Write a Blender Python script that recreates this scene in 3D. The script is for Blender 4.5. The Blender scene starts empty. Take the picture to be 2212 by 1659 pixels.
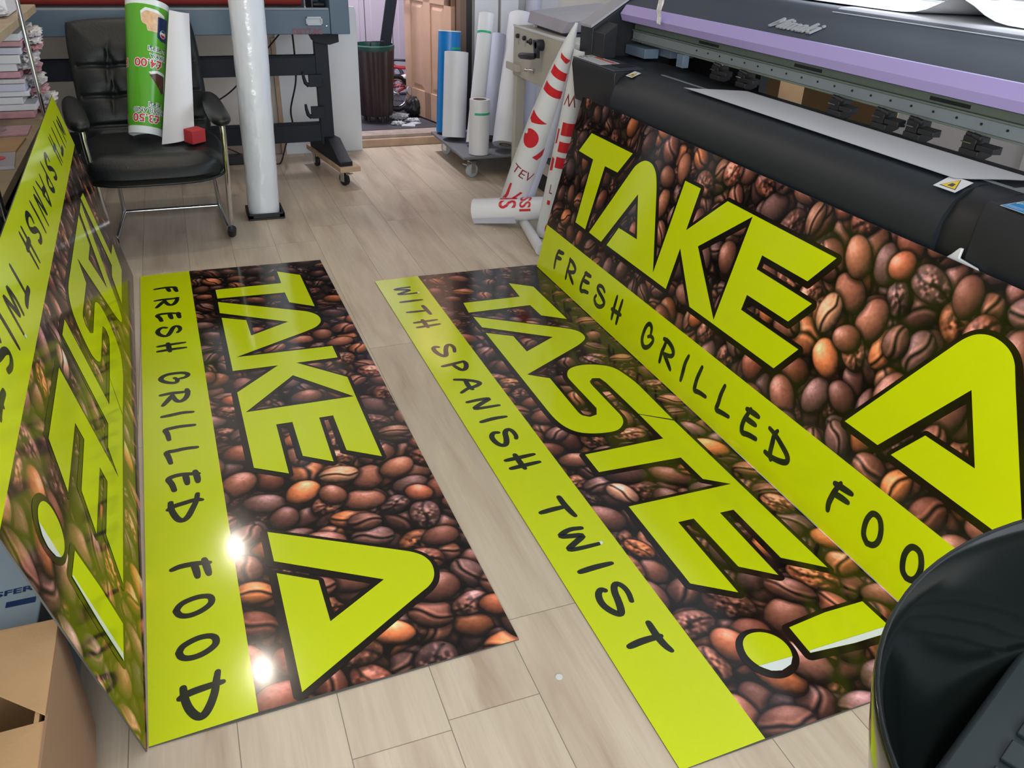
import bpy, bmesh, math, random
import numpy as np
from mathutils import Vector, Matrix, noise
from mathutils.geometry import tessellate_polygon

S = bpy.context.scene
C = S.collection
PI = math.pi

# ---------------------------------------------------------------- camera, world, lights, exposure
cam = bpy.data.cameras.new('camera'); cam.sensor_width = 36; cam.lens = 28.81; cam.clip_start = .02
co = bpy.data.objects.new('camera', cam); C.objects.link(co)
Rv = Vector((0.93457568, -0.35447011, 0.03031897)); Uv = Vector((0.14931342, 0.46816508, 0.87093453)); Fv = Vector((0.32291454, 0.8094272, -0.49046284))
mw = Matrix.Identity(4)
for i in range(3):
    mw[i][0] = Rv[i]; mw[i][1] = Uv[i]; mw[i][2] = -Fv[i]
mw[2][3] = 1.45
co.matrix_world = mw
S.camera = co
S.view_settings.view_transform = 'Standard'; S.view_settings.look = 'None'
S.view_settings.exposure = 0.76; S.view_settings.gamma = 1.0; S.view_settings.use_curve_mapping = False
S.cycles.use_denoising = True
S.cycles.max_bounces = 7; S.cycles.diffuse_bounces = 4; S.cycles.glossy_bounces = 4

def lin(h):
    if isinstance(h, str):
        h = [int(h[i:i+2], 16) for i in (0, 2, 4)]
    return tuple((c/255/12.92) if c <= 10 else ((c/255+.055)/1.055)**2.4 for c in h) + (1.0,)

wd = bpy.data.worlds.new('world'); S.world = wd; wd.use_nodes = True
wd.node_tree.nodes['Background'].inputs[0].default_value = lin('dfe6f0')
wd.node_tree.nodes['Background'].inputs[1].default_value = 1.25

def area(name, loc, target, sx, sy, power, col):
    l = bpy.data.lights.new(name, 'AREA'); l.shape = 'RECTANGLE'; l.size = sx; l.size_y = sy; l.energy = power; l.color = lin(col)[:3]
    o = bpy.data.objects.new(name, l); C.objects.link(o); o.location = loc
    o.rotation_euler = (Vector(target)-Vector(loc)).to_track_quat('-Z', 'Y').to_euler()
    return o
area('window_daylight', (3.45, 2.6, 1.85), (0.4, 3.0, .3), 3.4, 1.3, 32, 'e4eeff')
area('front_daylight_fill', (-0.3, -1.9, 1.6), (1.0, 3.0, .6), 3.2, 1.9, 72, 'f4f2ee')  # unseen area lamp standing in for front daylight, moved left to lift propped sign
area('hall_fill_light', (1.25, 6.35, 2.5), (1.6, 6.9, 0), .3, .2, 30, 'f2eef8')  # added area lamp, hidden by the lintel, brightens hall and pine door

# ---------------------------------------------------------------- helpers
class MB:
    def __init__(s): s.v = []; s.f = []; s.m = []
    def add(s, vs, fs, mi=0):
        n = len(s.v); s.v += [tuple(v) for v in vs]; s.f += [tuple(i+n for i in f) for f in fs]; s.m += [mi]*len(fs); return s
    def box(s, x0, x1, y0, y1, z0, z1, mi=0, mt=None):
        vs = [(x, y, z) for x in (x0, x1) for y in (y0, y1) for z in (z0, z1)]
        if mt is not None: vs = [tuple(mt @ Vector(v)) for v in vs]
        return s.add(vs, [(0,1,3,2), (4,6,7,5), (0,4,5,1), (2,3,7,6), (0,2,6,4), (1,5,7,3)], mi)
    def tube(s, pts, r, n=12, mi=0, cap=True, closed=False):
        pts = [Vector(p) for p in pts]; rs = r if isinstance(r, (list, tuple)) else [r]*len(pts)
        vs = []; up = None; N = len(pts)
        for i, p in enumerate(pts):
            if closed: t = (pts[(i+1) % N]-pts[i-1])
            else: t = (pts[min(i+1, N-1)]-pts[max(i-1, 0)])
            t = t.normalized() if t.length > 1e-9 else Vector((0,0,1))
            if up is None:
                up = Vector((0,0,1)) if abs(t.z) < .9 else Vector((1,0,0))
            a = t.cross(up)
            if a.length < 1e-4: a = t.cross(Vector((0,1,0)))
            a.normalize(); b = a.cross(t).normalized(); up = b
            for k in range(n):
                w = 2*PI*k/n; vs.append(p+(a*math.cos(w)+b*math.sin(w))*rs[i])
        fs = []
        for i in range(N if closed else N-1):
            j = (i+1) % N
            for k in range(n):
                fs.append((i*n+k, i*n+(k+1) % n, j*n+(k+1) % n, j*n+k))
        if cap and not closed: fs += [tuple(range(n-1, -1, -1)), tuple((N-1)*n+k for k in range(n))]
        return s.add(vs, fs, mi)
    def lathe(s, prof, base=(0,0,0), axis=(0,0,1), n=32, mi=0, wob=None):
        ax = Vector(axis).normalized(); a = ax.cross(Vector((0,0,1)) if abs(ax.z) < .9 else Vector((1,0,0))).normalized(); b = ax.cross(a)
        base = Vector(base); vs = []
        for (r, h) in prof:
            for k in range(n):
                w = 2*PI*k/n; rr = r*(wob(w, h) if wob else 1); vs.append(base+ax*h+(a*math.cos(w)+b*math.sin(w))*rr)
        fs = []
        for i in range(len(prof)-1):
            for k in range(n): fs.append((i*n+k, i*n+(k+1) % n, (i+1)*n+(k+1) % n, (i+1)*n+k))
        return s.add(vs, fs, mi)
    def prism(s, prof, a0, a1, axis=1, mi=0):
        """profile polygon in the two other axes, extruded along axis"""
        def mk(p, a):
            return (a, p[0], p[1]) if axis == 0 else ((p[0], a, p[1]) if axis == 1 else (p[0], p[1], a))
        n = len(prof); vs = [mk(p, a0) for p in prof]+[mk(p, a1) for p in prof]
        tr = tessellate_polygon([[Vector((p[0], p[1], 0)) for p in prof]])
        fs = [tuple(t) for t in tr]+[tuple(i+n for i in t)[::-1] for t in tr]+[(i, (i+1) % n, n+(i+1) % n, n+i) for i in range(n)]
        return s.add(vs, fs, mi)
    def build(s, name, mats, parent=None, smooth=False, bevel=0, sub=0, off=None, auto=True):
        me = bpy.data.meshes.new(name)
        o3 = Vector((0,0,0))
        if off is not None: o3 = Vector(off)
        elif parent is not None: o3 = wloc(parent)
        me.from_pydata([tuple(Vector(v)-o3) for v in s.v], [], s.f)
        if not isinstance(mats, (list, tuple)): mats = [mats]
        for m in mats: me.materials.append(m)
        me.polygons.foreach_set('material_index', s.m)
        bm = bmesh.new(); bm.from_mesh(me)
        bmesh.ops.recalc_face_normals(bm, faces=bm.faces)
        bm.to_mesh(me); bm.free()
        if smooth:
            me.polygons.foreach_set('use_smooth', [True]*len(me.polygons))
            if auto: me.set_sharp_from_angle(angle=math.radians(38))
        me.update()
        o = bpy.data.objects.new(name, me); C.objects.link(o)
        if off is not None and parent is None: o.location = o3
        if parent is not None: o.parent = parent
        if bevel:
            b = o.modifiers.new('bevel', 'BEVEL'); b.width = bevel; b.segments = 3; b.limit_method = 'ANGLE'; b.harden_normals = False
            me.polygons.foreach_set('use_smooth', [True]*len(me.polygons)); me.set_sharp_from_angle(angle=math.radians(50))
        if sub:
            b = o.modifiers.new('sub', 'SUBSURF'); b.levels = sub; b.render_levels = sub
        return o
def wloc(o):
    v = Vector((0,0,0))
    while o is not None: v += o.location; o = o.parent
    return v
def tag(o, label=None, cat=None, group=None, kind=None):
    if label: o['label'] = label
    if cat: o['category'] = cat
    if group: o['group'] = group
    if kind: o['kind'] = kind
    return o
def thing(name, label, cat, loc=(0,0,0), group=None):
    o = bpy.data.objects.new(name, None); C.objects.link(o); o.location = loc; o.empty_display_size = .05
    return tag(o, label, cat, group)
def struct(o): o['kind'] = 'structure'; return o
def rotz(c, a): return Matrix.Translation(Vector(c)) @ Matrix.Rotation(a, 4, 'Z') @ Matrix.Translation(-Vector(c))

# ---------------------------------------------------------------- materials
def mat(name, col, rough=.5, metal=0, coat=0, bump=0, bscale=40, var=0, vscale=6, spec=.5, alpha=1, trans=0):
    m = bpy.data.materials.new(name); m.use_nodes = True; nt = m.node_tree; p = nt.nodes['Principled BSDF']
    c = lin(col); p.inputs['Base Color'].default_value = c; p.inputs['Roughness'].default_value = rough; p.inputs['Metallic'].default_value = metal
    p.inputs['Coat Weight'].default_value = coat; p.inputs['Coat Roughness'].default_value = .06; p.inputs['Specular IOR Level'].default_value = spec
    p.inputs['Alpha'].default_value = alpha; p.inputs['Transmission Weight'].default_value = trans
    tc = nt.nodes.new('ShaderNodeTexCoord')
    if var:
        n = nt.nodes.new('ShaderNodeTexNoise'); n.inputs['Scale'].default_value = vscale; n.inputs['Detail'].default_value = 5
        r = nt.nodes.new('ShaderNodeMapRange'); r.inputs[1].default_value = .3; r.inputs[2].default_value = .7; r.inputs[3].default_value = 1-var; r.inputs[4].default_value = 1+var
        h = nt.nodes.new('ShaderNodeMix'); h.data_type = 'RGBA'; h.blend_type = 'MULTIPLY'; h.inputs[0].default_value = 1; h.inputs[6].default_value = c
        nt.links.new(tc.outputs['Object'], n.inputs['Vector']); nt.links.new(n.outputs[0], r.inputs[0]); nt.links.new(r.outputs[0], h.inputs[7]); nt.links.new(h.outputs[2], p.inputs['Base Color'])
    if bump:
        n = nt.nodes.new('ShaderNodeTexNoise'); n.inputs['Scale'].default_value = bscale; n.inputs['Detail'].default_value = 4
        b = nt.nodes.new('ShaderNodeBump'); b.inputs['Strength'].default_value = bump; b.inputs['Distance'].default_value = .004
        nt.links.new(tc.outputs['Object'], n.inputs['Vector']); nt.links.new(n.outputs[0], b.inputs['Height']); nt.links.new(b.outputs[0], p.inputs['Normal'])
    return m
M = dict(
 lime=mat('printed lime', 'cddd0b', .11, spec=.45), ink=mat('printed black', '1f261c', .13, spec=.45), pwhite=mat('unprinted white film', 'dfe9ea', .2),
 outline=mat('printed black outline', '16110b', .13, spec=.45), edge=mat('panel core', '4a4a48', .5),
 leather=mat('black leather', '0a1214', .46, bump=.25, bscale=90, spec=.4), chrome=mat('chrome', 'd0d4d8', .12, metal=1), rubber=mat('black rubber', '15171a', .55),
 bluesteel=mat('blue grey steel', '475c6d', .42, var=.05), blacksteel=mat('powder coated black', '141b26', .55, spec=.3, bump=.1, bscale=200), redroll=mat('red rubber roller', '9a3a34', .5, var=.08),
 grey=mat('grey plastic', 'aab2ba', .4), wood=mat('pale timber', 'b0967c', .6, var=.14, vscale=14), ply=mat('shelf plywood', '9a8a70', .6, var=.14, vscale=11),
 white=mat('white board', 'd3d6da', .45, var=.03), paper=mat('white paper', 'c9ccd3', .5), paper2=mat('matt white vinyl', 'd6d8dd', .42, var=.02), paper3=mat('bluish white vinyl', 'c3c7d8', .45),
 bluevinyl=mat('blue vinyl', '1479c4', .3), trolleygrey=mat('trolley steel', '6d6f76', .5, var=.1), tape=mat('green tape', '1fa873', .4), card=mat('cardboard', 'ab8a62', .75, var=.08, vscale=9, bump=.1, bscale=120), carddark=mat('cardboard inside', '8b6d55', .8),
 core=mat('cardboard core', '8a7768', .8), cream=mat('cream enamel steel', 'b9b6aa', .5, var=.07), greylid=mat('grey steel lid', 'a09fa8', .42, var=.06), dark=mat('dark plastic', '22252f', .4),
 pblack=mat('printer black plastic', '171b22', .5, bump=.12, bscale=420), pblack2=mat('printer dark cover', '2b313b', .42, bump=.1, bscale=400), psheen=mat('printer guide black', '161e26', .52, bump=.08, bscale=300),
 purple=mat('purple trim', 'a99cd6', .42), rail=mat('grey anodised rail', '7e888e', .45), rail2=mat('green grey rail', '69766f', .5), hood=mat('hood grey', '323b49', .47, bump=.08, bscale=400), bay=mat('blue grey bay metal', '66788c', .45),
 silver=mat('silver letters', 'a4a8b0', .5, metal=0), redprint=mat('red print', 'c5222e', .3), darkred=mat('thin dark red print', '8c2a2c', .35),
 bin=mat('brown plastic', '38292a', .42, var=.1), bingreen=mat('green plastic liner', '1d4a42', .4), pine=mat('pine door', 'cfa98f', .5, var=.06, vscale=8), pinedark=mat('stained door frame', '6f5849', .6, var=.1),
 hallwhite=mat('hall door paint', 'bcb3c0', .45), black=mat('black paint', '14161a', .45), green=mat('printed green', '56a625', .22, spec=.5), redfoam=mat('red foam', 'b23038', .7, bump=.2, bscale=150),
 skin=mat('plastic film', 'd6dce4', .13, bump=1.6, bscale=11, spec=.7), shiny=mat('glossy black acrylic', '101514', .11, spec=.5), seatgrey=mat('charcoal ribbed plastic', '2c363b', .45),
 yellow=mat('warning yellow', 'e8c414', .4), cyan=mat('energy label blue', '1b8fd2', .3), bred=mat('bicycle red', 'b3202c', .3), tyre=mat('tyre', '1a1b1f', .6), navy=mat('navy print', '16305e', .3),
 foil=mat('crumpled plastic rubbish', 'c4c8ce', .25, bump=1, bscale=30), wallgrey=mat('wall', 'e2dcd6', .7, var=.03), wallwhite=mat('white wall', 'c9ced6', .6, var=.02), ceil=mat('ceiling', 'c8c8c6', .8),
 food=mat('printed food', 'd9b48c', .3, var=.2, vscale=60), foodbrown=mat('printed brown food', '54302a', .3, var=.3, vscale=60), film=mat('clear film', 'c9c6c8', .25, bump=.8, bscale=40), pinkpack=mat('pink printed pack', 'b98a92', .35, var=.2, vscale=25),
 mag=mat('magazine print', 'b39a8c', .35, var=.3, vscale=20), bluebox=mat('pale blue box', '8a9ca6', .6), skirt=mat('skirting', 'b5a294', .6), hallfloor=mat('hall floor', '44454a', .7, var=.2), orange=mat('orange print', 'cf8a64', .5), ring=mat('adapter', '2a2c30', .5),
)

# ---------------------------------------------------------------- floor material: planks along Y, 205 mm wide, 1.5 m long
def plank_material():
    m = bpy.data.materials.new('laminate planks'); m.use_nodes = True; nt = m.node_tree; p = nt.nodes['Principled BSDF']; L = nt.links
    def N(t, **k):
        n = nt.nodes.new(t)
        for a, b in k.items(): setattr(n, a, b)
        return n
    def mth(op, a, b=None, c=None):
        n = N('ShaderNodeMath', operation=op)
        for i, x in enumerate((a, b, c)):
            if x is None: continue
            if isinstance(x, (int, float)): n.inputs[i].default_value = x
            else: L.new(x, n.inputs[i])
        return n.outputs[0]
    geo = N('ShaderNodeNewGeometry'); sp = N('ShaderNodeSeparateXYZ'); L.new(geo.outputs['Position'], sp.inputs[0])
    xs = mth('DIVIDE', mth('SUBTRACT', sp.outputs[0], .117), .2055); row = mth('FLOOR', xs); fx = mth('SUBTRACT', xs, row)
    w = N('ShaderNodeTexWhiteNoise', noise_dimensions='1D'); L.new(row, w.inputs['W'])
    base = mth('MULTIPLY', mth('ABSOLUTE', mth('SUBTRACT', row, 2)), w.outputs['Value'])
    ys = mth('ADD', mth('DIVIDE', mth('SUBTRACT', sp.outputs[1], 1.322), 1.5), base); colr = mth('FLOOR', ys); fy = mth('SUBTRACT', ys, colr)
    cb = N('ShaderNodeCombineXYZ'); L.new(row, cb.inputs[0]); L.new(colr, cb.inputs[1])
    w2 = N('ShaderNodeTexWhiteNoise', noise_dimensions='3D'); L.new(cb.outputs[0], w2.inputs['Vector'])
    ex = mth('MULTIPLY', mth('MINIMUM', fx, mth('SUBTRACT', 1, fx)), .2055); ey = mth('MULTIPLY', mth('MINIMUM', fy, mth('SUBTRACT', 1, fy)), 1.5)
    seam = mth('LESS_THAN', mth('MINIMUM', ex, ey), .0011)
    def grain(sx, sy, det, rough=.55):
        c2 = N('ShaderNodeCombineXYZ'); L.new(mth('ADD', mth('MULTIPLY', sp.outputs[0], sx), mth('MULTIPLY', w2.outputs['Value'], 37)), c2.inputs[0]); L.new(mth('MULTIPLY', sp.outputs[1], sy), c2.inputs[1]); L.new(mth('MULTIPLY', w2.outputs['Value'], 91), c2.inputs[2])
        n = N('ShaderNodeTexNoise'); n.inputs['Scale'].default_value = 1; n.inputs['Detail'].default_value = det; n.inputs['Roughness'].default_value = rough; n.inputs['Distortion'].default_value = .6
        L.new(c2.outputs[0], n.inputs['Vector']); return n.outputs[0]
    g1 = grain(10, 1.3, 4); g2 = grain(90, 3.5, 5, .7); g3 = grain(3.5, 1.1, 2)
    r1 = N('ShaderNodeValToRGB'); L.new(g1, r1.inputs[0]); e = r1.color_ramp.elements
    e[0].position = .3; e[0].color = lin('b39f8b'); e[1].position = .58; e[1].color = lin('cfc1ac'); k = e.new(.42); k.color = lin('c4b4a0')
    r2 = N('ShaderNodeMapRange'); L.new(g2, r2.inputs[0]); r2.inputs[1].default_value = .25; r2.inputs[2].default_value = .75; r2.inputs[3].default_value = .9; r2.inputs[4].default_value = 1.07
    r3 = N('ShaderNodeMapRange'); L.new(g3, r3.inputs[0]); r3.inputs[1].default_value = .3; r3.inputs[2].default_value = .7; r3.inputs[3].default_value = .93; r3.inputs[4].default_value = 1.04
    r4 = N('ShaderNodeMapRange'); L.new(w2.outputs['Value'], r4.inputs[0]); r4.inputs[3].default_value = .94; r4.inputs[4].default_value = 1.05
    v = mth('MULTIPLY', mth('MULTIPLY', r2.outputs[0], r3.outputs[0]), r4.outputs[0])
    v = mth('MULTIPLY', v, mth('SUBTRACT', 1, mth('MULTIPLY', seam, .55)))
    mx = N('ShaderNodeMix', data_type='RGBA', blend_type='MULTIPLY'); mx.inputs[0].default_value = 1; L.new(r1.outputs[0], mx.inputs[6]); L.new(v, mx.inputs[7]); L.new(mx.outputs[2], p.inputs['Base Color'])
    p.inputs['Roughness'].default_value = .42
    b = N('ShaderNodeBump'); b.inputs['Strength'].default_value = .25; b.inputs['Distance'].default_value = .001; L.new(mth('SUBTRACT', g2, seam), b.inputs['Height']); L.new(b.outputs[0], p.inputs['Normal'])
    return m

# ---------------------------------------------------------------- room
WX0, WX1, WY0, WY1, WZ = -1.35, 3.3, -1.2, 5.96, 2.6
struct(MB().box(WX0-.1, WX1+.1, WY0, WY1+.08, -.1, 0).build('floor', plank_material()))
DX0, DX1 = .93, 1.9                                   # doorway to the hall
w = MB(); w.box(WX0-.1, DX0, WY1, WY1+.1, 0, WZ); w.box(DX1, WX1+.1, WY1, WY1+.1, 0, WZ); w.box(DX0, DX1, WY1, WY1+.1, 2.05, WZ)
struct(w.build('wall_back', M['wallgrey']))
w = MB(); w.box(WX1, WX1+.1, WY0, 1.0, 0, WZ); w.box(WX1, WX1+.1, 4.3, WY1, 0, WZ); w.box(WX1, WX1+.1, 1.0, 4.3, 0, 1.2); w.box(WX1, WX1+.1, 1.0, 4.3, 2.45, WZ)
struct(w.build('wall_right', M['wallwhite']))
struct(MB().box(WX0-.1, WX0, WY0, WY1, 0, WZ).build('wall_left', M['wallgrey']))
struct(MB().box(WX0-.1, WX1+.1, WY0, WY1+.1, WZ, WZ+.1).build('ceiling', M['ceil']))
wf = MB()
for y in (1.02, 2.1, 3.2, 4.28): wf.box(WX1-.01, WX1+.06, y-.03, y+.03, 1.2, 2.45)
wf.box(WX1-.01, WX1+.06, .99, 4.31, 1.2, 1.26); wf.box(WX1-.01, WX1+.06, .99, 4.31, 2.39, 2.45); wf.box(WX1-.08, WX1+.02, .95, 4.35, 1.15, 1.2)
struct(wf.build('window_1', M['white'], bevel=.004))
tk = MB(); tk.box(WX1-.03, WX1, 2.42, 2.48, .0, 1.15); struct(tk.build('trim_3', M['white']))
sk = MB().box(WX0, .58, WY1-.018, WY1, 0, .075); struct(sk.build('trim_1', M['skirt'], bevel=.003))
sk = MB().box(WX0, .58, WY1-.03, WY1-.018, .075, .1); struct(sk.build('trim_2', M['white'], bevel=.003))
# hall behind the doorway
struct(MB().box(.5, 2.6, 6.16, 7.6, -.06, .08).build('floor_hall', M['hallfloor']))
struct(MB().box(.4, .5, 6.06, 7.6, 0, WZ).build('wall_hall_left', M['wallwhite']))
struct(MB().box(2.5, 2.6, 6.06, 7.6, 0, WZ).build('wall_hall_right', M['wallwhite']))
hb = MB().box(.4, 2.6, 7.5, 7.6, 0, WZ); struct(hb.build('wall_hall_back', M['hallwhite']))
struct(MB().box(.4, 2.6, 6.06, 7.6, WZ, WZ+.1).build('ceiling_hall', M['ceil']))
st = MB(); st.box(1.15, 2.05, 5.965, 6.16, 0, .055); struct(st.build('trim_step', M['wood'], bevel=.004))
st = MB(); st.box(.93, 1.9, 6.0, 6.155, .0551, .078); struct(st.build('trim_threshold', mat('worn threshold board', 'a8998f', .7, var=.2, vscale=14), bevel=.003))
fr = MB(); fr.box(1.885, 1.93, 5.93, 6.07, 0, 2.08); fr.box(.9, .945, 5.955, 6.07, 0, 2.08); fr.box(.9, 1.93, 5.955, 6.07, 2.05, 2.1); struct(fr.build('trim_door_frame', M['pinedark'], bevel=.004))
fr = MB(); fr.box(1.93, 1.97, 5.93, 5.96, 0, 2.1); struct(fr.build('trim_door_edge', M['black'], bevel=.002))
# tall white panelled doors at the end of the hall (door_2)
d2 = thing('door_2', None, None, (1.35, 7.49, .08)); struct(d2)
dm = MB()
for i in range(5):
    x0 = 1.06+i*.235; dm.box(x0, x0+.23, 7.455, 7.49, .1, 2.2)
dm.build('leaf', M['hallwhite'], d2, bevel=.004)
dp = MB()
for i in range(5):
    x0 = 1.06+i*.235
    dp.box(x0+.045, x0+.185, 7.445, 7.456, .2, .92); dp.box(x0+.045, x0+.185, 7.445, 7.456, 1.0, 2.1)
dp.build('panel', M['hallwhite'], d2, bevel=.006)
# pine door, opened into the hall
def pine_door():
    hinge = Vector((1.868, 6.05, .09)); ang = math.atan2(-.165, .66)      # leaf runs away along +Y, swung left
    r = thing('door_1', 'pale pine four panel door standing open beside the blue roll', 'door', hinge); r.rotation_euler.z = -ang*0+math.atan2(.66, -.165)
    struct(r); W, Hh, T = .70, 1.96, .035
    def P_(s, n_, m_, pr, **k):
        o = s.build(n_, m_, None, **k); o.parent = pr; return o
    b = MB(); rails = [(0, .2), (.83, .98), (1.86, 1.96)]; st_ = [(0, .1), (.3, .4), (.6, .70)]
    for a, c in st_: b.box(a, c, -T/2, T/2, 0, Hh)
    for a, c in rails: b.box(0, W, -T/2, T/2, a, c)
    P_(b, 'leaf', M['pine'], r, bevel=.003)
    for (x0, x1) in ((.1, .3), (.4, .6)):
        for (z0, z1) in ((.2, .83), (.98, 1.86)):
            q = MB(); q.box(x0, x1, -.006, .006, z0, z1)
            a = .03
            for sgn in (-1, 1):
                vs = [(x0+.012, sgn*.006, z0+.012), (x1-.012, sgn*.006, z0+.012), (x1-.012, sgn*.006, z1-.012), (x0+.012, sgn*.006, z1-.012), (x0+a+.012, sgn*.015, z0+a+.012), (x1-a-.012, sgn*.015, z0+a+.012), (x1-a-.012, sgn*.015, z1-a-.012), (x0+a+.012, sgn*.015, z1-a-.012)]
                q.add(vs, [(4,5,6,7), (0,1,5,4), (1,2,6,5), (2,3,7,6), (3,0,4,7)])
            P_(q, 'panel', M['pine'], r)
    h = MB(); h.box(W-.045, W-.02, T/2, T/2+.004, .83, .96); h.tube([(W-.033, T/2, .9), (W-.033, T/2+.045, .9)], .009); h.tube([(W-.033, T/2+.045, .9), (W-.14, T/2+.045, .9)], .009)
    P_(h, 'handle', M['chrome'], r, smooth=True)
pine_door()

# ---------------------------------------------------------------- sign boards: printed designs (metres, u along the text, v up the letters)
CORN_A = [(0.0,0.0),(2.5933,0.001),(2.586,0.7975),(0.0307,0.8032),(-0.0034,0.2082),(2.5843,0.2129)]
CORN_B = [(0.0,0.0),(2.6388,0.0086),(2.6361,0.8025),(0.018,0.7985),(-0.0036,0.2032),(2.6352,0.212)]
BIG_A = [[(0.2626,0.3042),(0.2706,0.5854),(0.1242,0.5875),(0.1978,0.6806),(0.5685,0.6823),(0.4959,0.5876),(0.3834,0.5852),(0.3626,0.3047)],[(0.5691,0.305),(0.6236,0.3965),(0.7735,0.3993),(0.6899,0.5538),(0.5196,0.302),(0.4015,0.3038),(0.6049,0.6333),(0.6425,0.6667),(0.6788,0.6811),(0.7218,0.6803),(0.7535,0.6668),(0.7791,0.6433),(0.8122,0.5877),(0.9434,0.3264),(0.9624,0.6808),(1.0637,0.6811),(1.0579,0.5296),(1.2248,0.6839),(1.7566,0.6795),(1.6875,0.5844),(1.4706,0.5849),(1.4693,0.539),(1.7357,0.5347),(1.675,0.4523),(1.4685,0.4525),(1.4666,0.4008),(1.7537,0.3989),(1.6907,0.3055),(1.2141,0.3037),(1.0577,0.4629),(1.0507,0.3043)],[(2.0047,0.3047),(2.1919,0.6149),(2.2155,0.6505),(2.2388,0.6711),(2.27,0.6815),(2.305,0.6789),(2.3318,0.6675),(2.3524,0.6471),(2.3767,0.6067),(2.5652,0.3058),(2.1749,0.3058),(2.236,0.3995),(2.3833,0.4009),(2.2881,0.553),(2.1281,0.3056)]]
HOLE_A = [(1.3573,0.3176),(1.151,0.5025),(1.368,0.6762)]
BIG_B = [[(0.3538,0.3089),(0.3625,0.5693),(0.2029,0.5781),(0.2729,0.6711),(0.6411,0.6725),(0.5744,0.5822),(0.4618,0.5779),(0.4579,0.2989)],[(0.6638,0.3016),(0.725,0.3972),(0.8671,0.3987),(0.7807,0.5462),(0.6103,0.3047),(0.5027,0.304),(0.7062,0.6082),(0.7414,0.652),(0.7766,0.6718),(0.8226,0.6695),(0.8534,0.6453),(0.8881,0.5971),(1.0402,0.3298),(1.0916,0.3985),(1.3338,0.3952),(1.3658,0.401),(1.382,0.4209),(1.3751,0.4489),(1.3373,0.4671),(1.1362,0.4634),(1.0913,0.4687),(1.0494,0.497),(1.0348,0.5461),(1.0461,0.602),(1.0815,0.6528),(1.1276,0.6715),(1.2427,0.6858),(1.4836,0.6812),(1.416,0.5876),(1.183,0.5801),(1.1479,0.5734),(1.1398,0.5474),(1.1567,0.5293),(1.1896,0.5231),(1.3966,0.5248),(1.4426,0.5145),(1.4794,0.4812),(1.4881,0.4442),(1.4747,0.3763),(1.4444,0.3324),(1.3832,0.3068),(1.2872,0.3005)],[(1.4931,0.6806),(1.4207,0.5877),(1.5779,0.5891),(1.5802,0.3068),(1.6793,0.3062),(1.6914,0.5861),(1.8121,0.5891),(1.8617,0.6568),(1.8585,0.3117),(2.1899,0.3098),(2.2578,0.4077),(1.9666,0.41),(1.9673,0.46),(2.1773,0.4635),(2.2386,0.5439),(1.9689,0.5458),(1.9698,0.5909),(2.1854,0.5915),(2.258,0.6847)],[(2.3982,0.4543),(2.3869,0.5693),(2.3877,0.6843),(2.4927,0.6877),(2.491,0.5707),(2.4802,0.4507)],[(2.3934,0.3263),(2.3815,0.3514),(2.3878,0.3853),(2.4109,0.4092),(2.442,0.416),(2.4709,0.4088),(2.4928,0.3867),(2.5006,0.3556),(2.4934,0.3327),(2.4723,0.3138),(2.4422,0.306),(2.4143,0.3122)]]
WHITE_B = [[(2.4742,0.4538),(2.4747,0.6838),(2.4927,0.6877),(2.491,0.5707),(2.4802,0.4507)],[(2.4723,0.3138),(2.4749,0.4048),(2.4928,0.3867),(2.5006,0.3556),(2.4934,0.3327)]]
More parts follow.
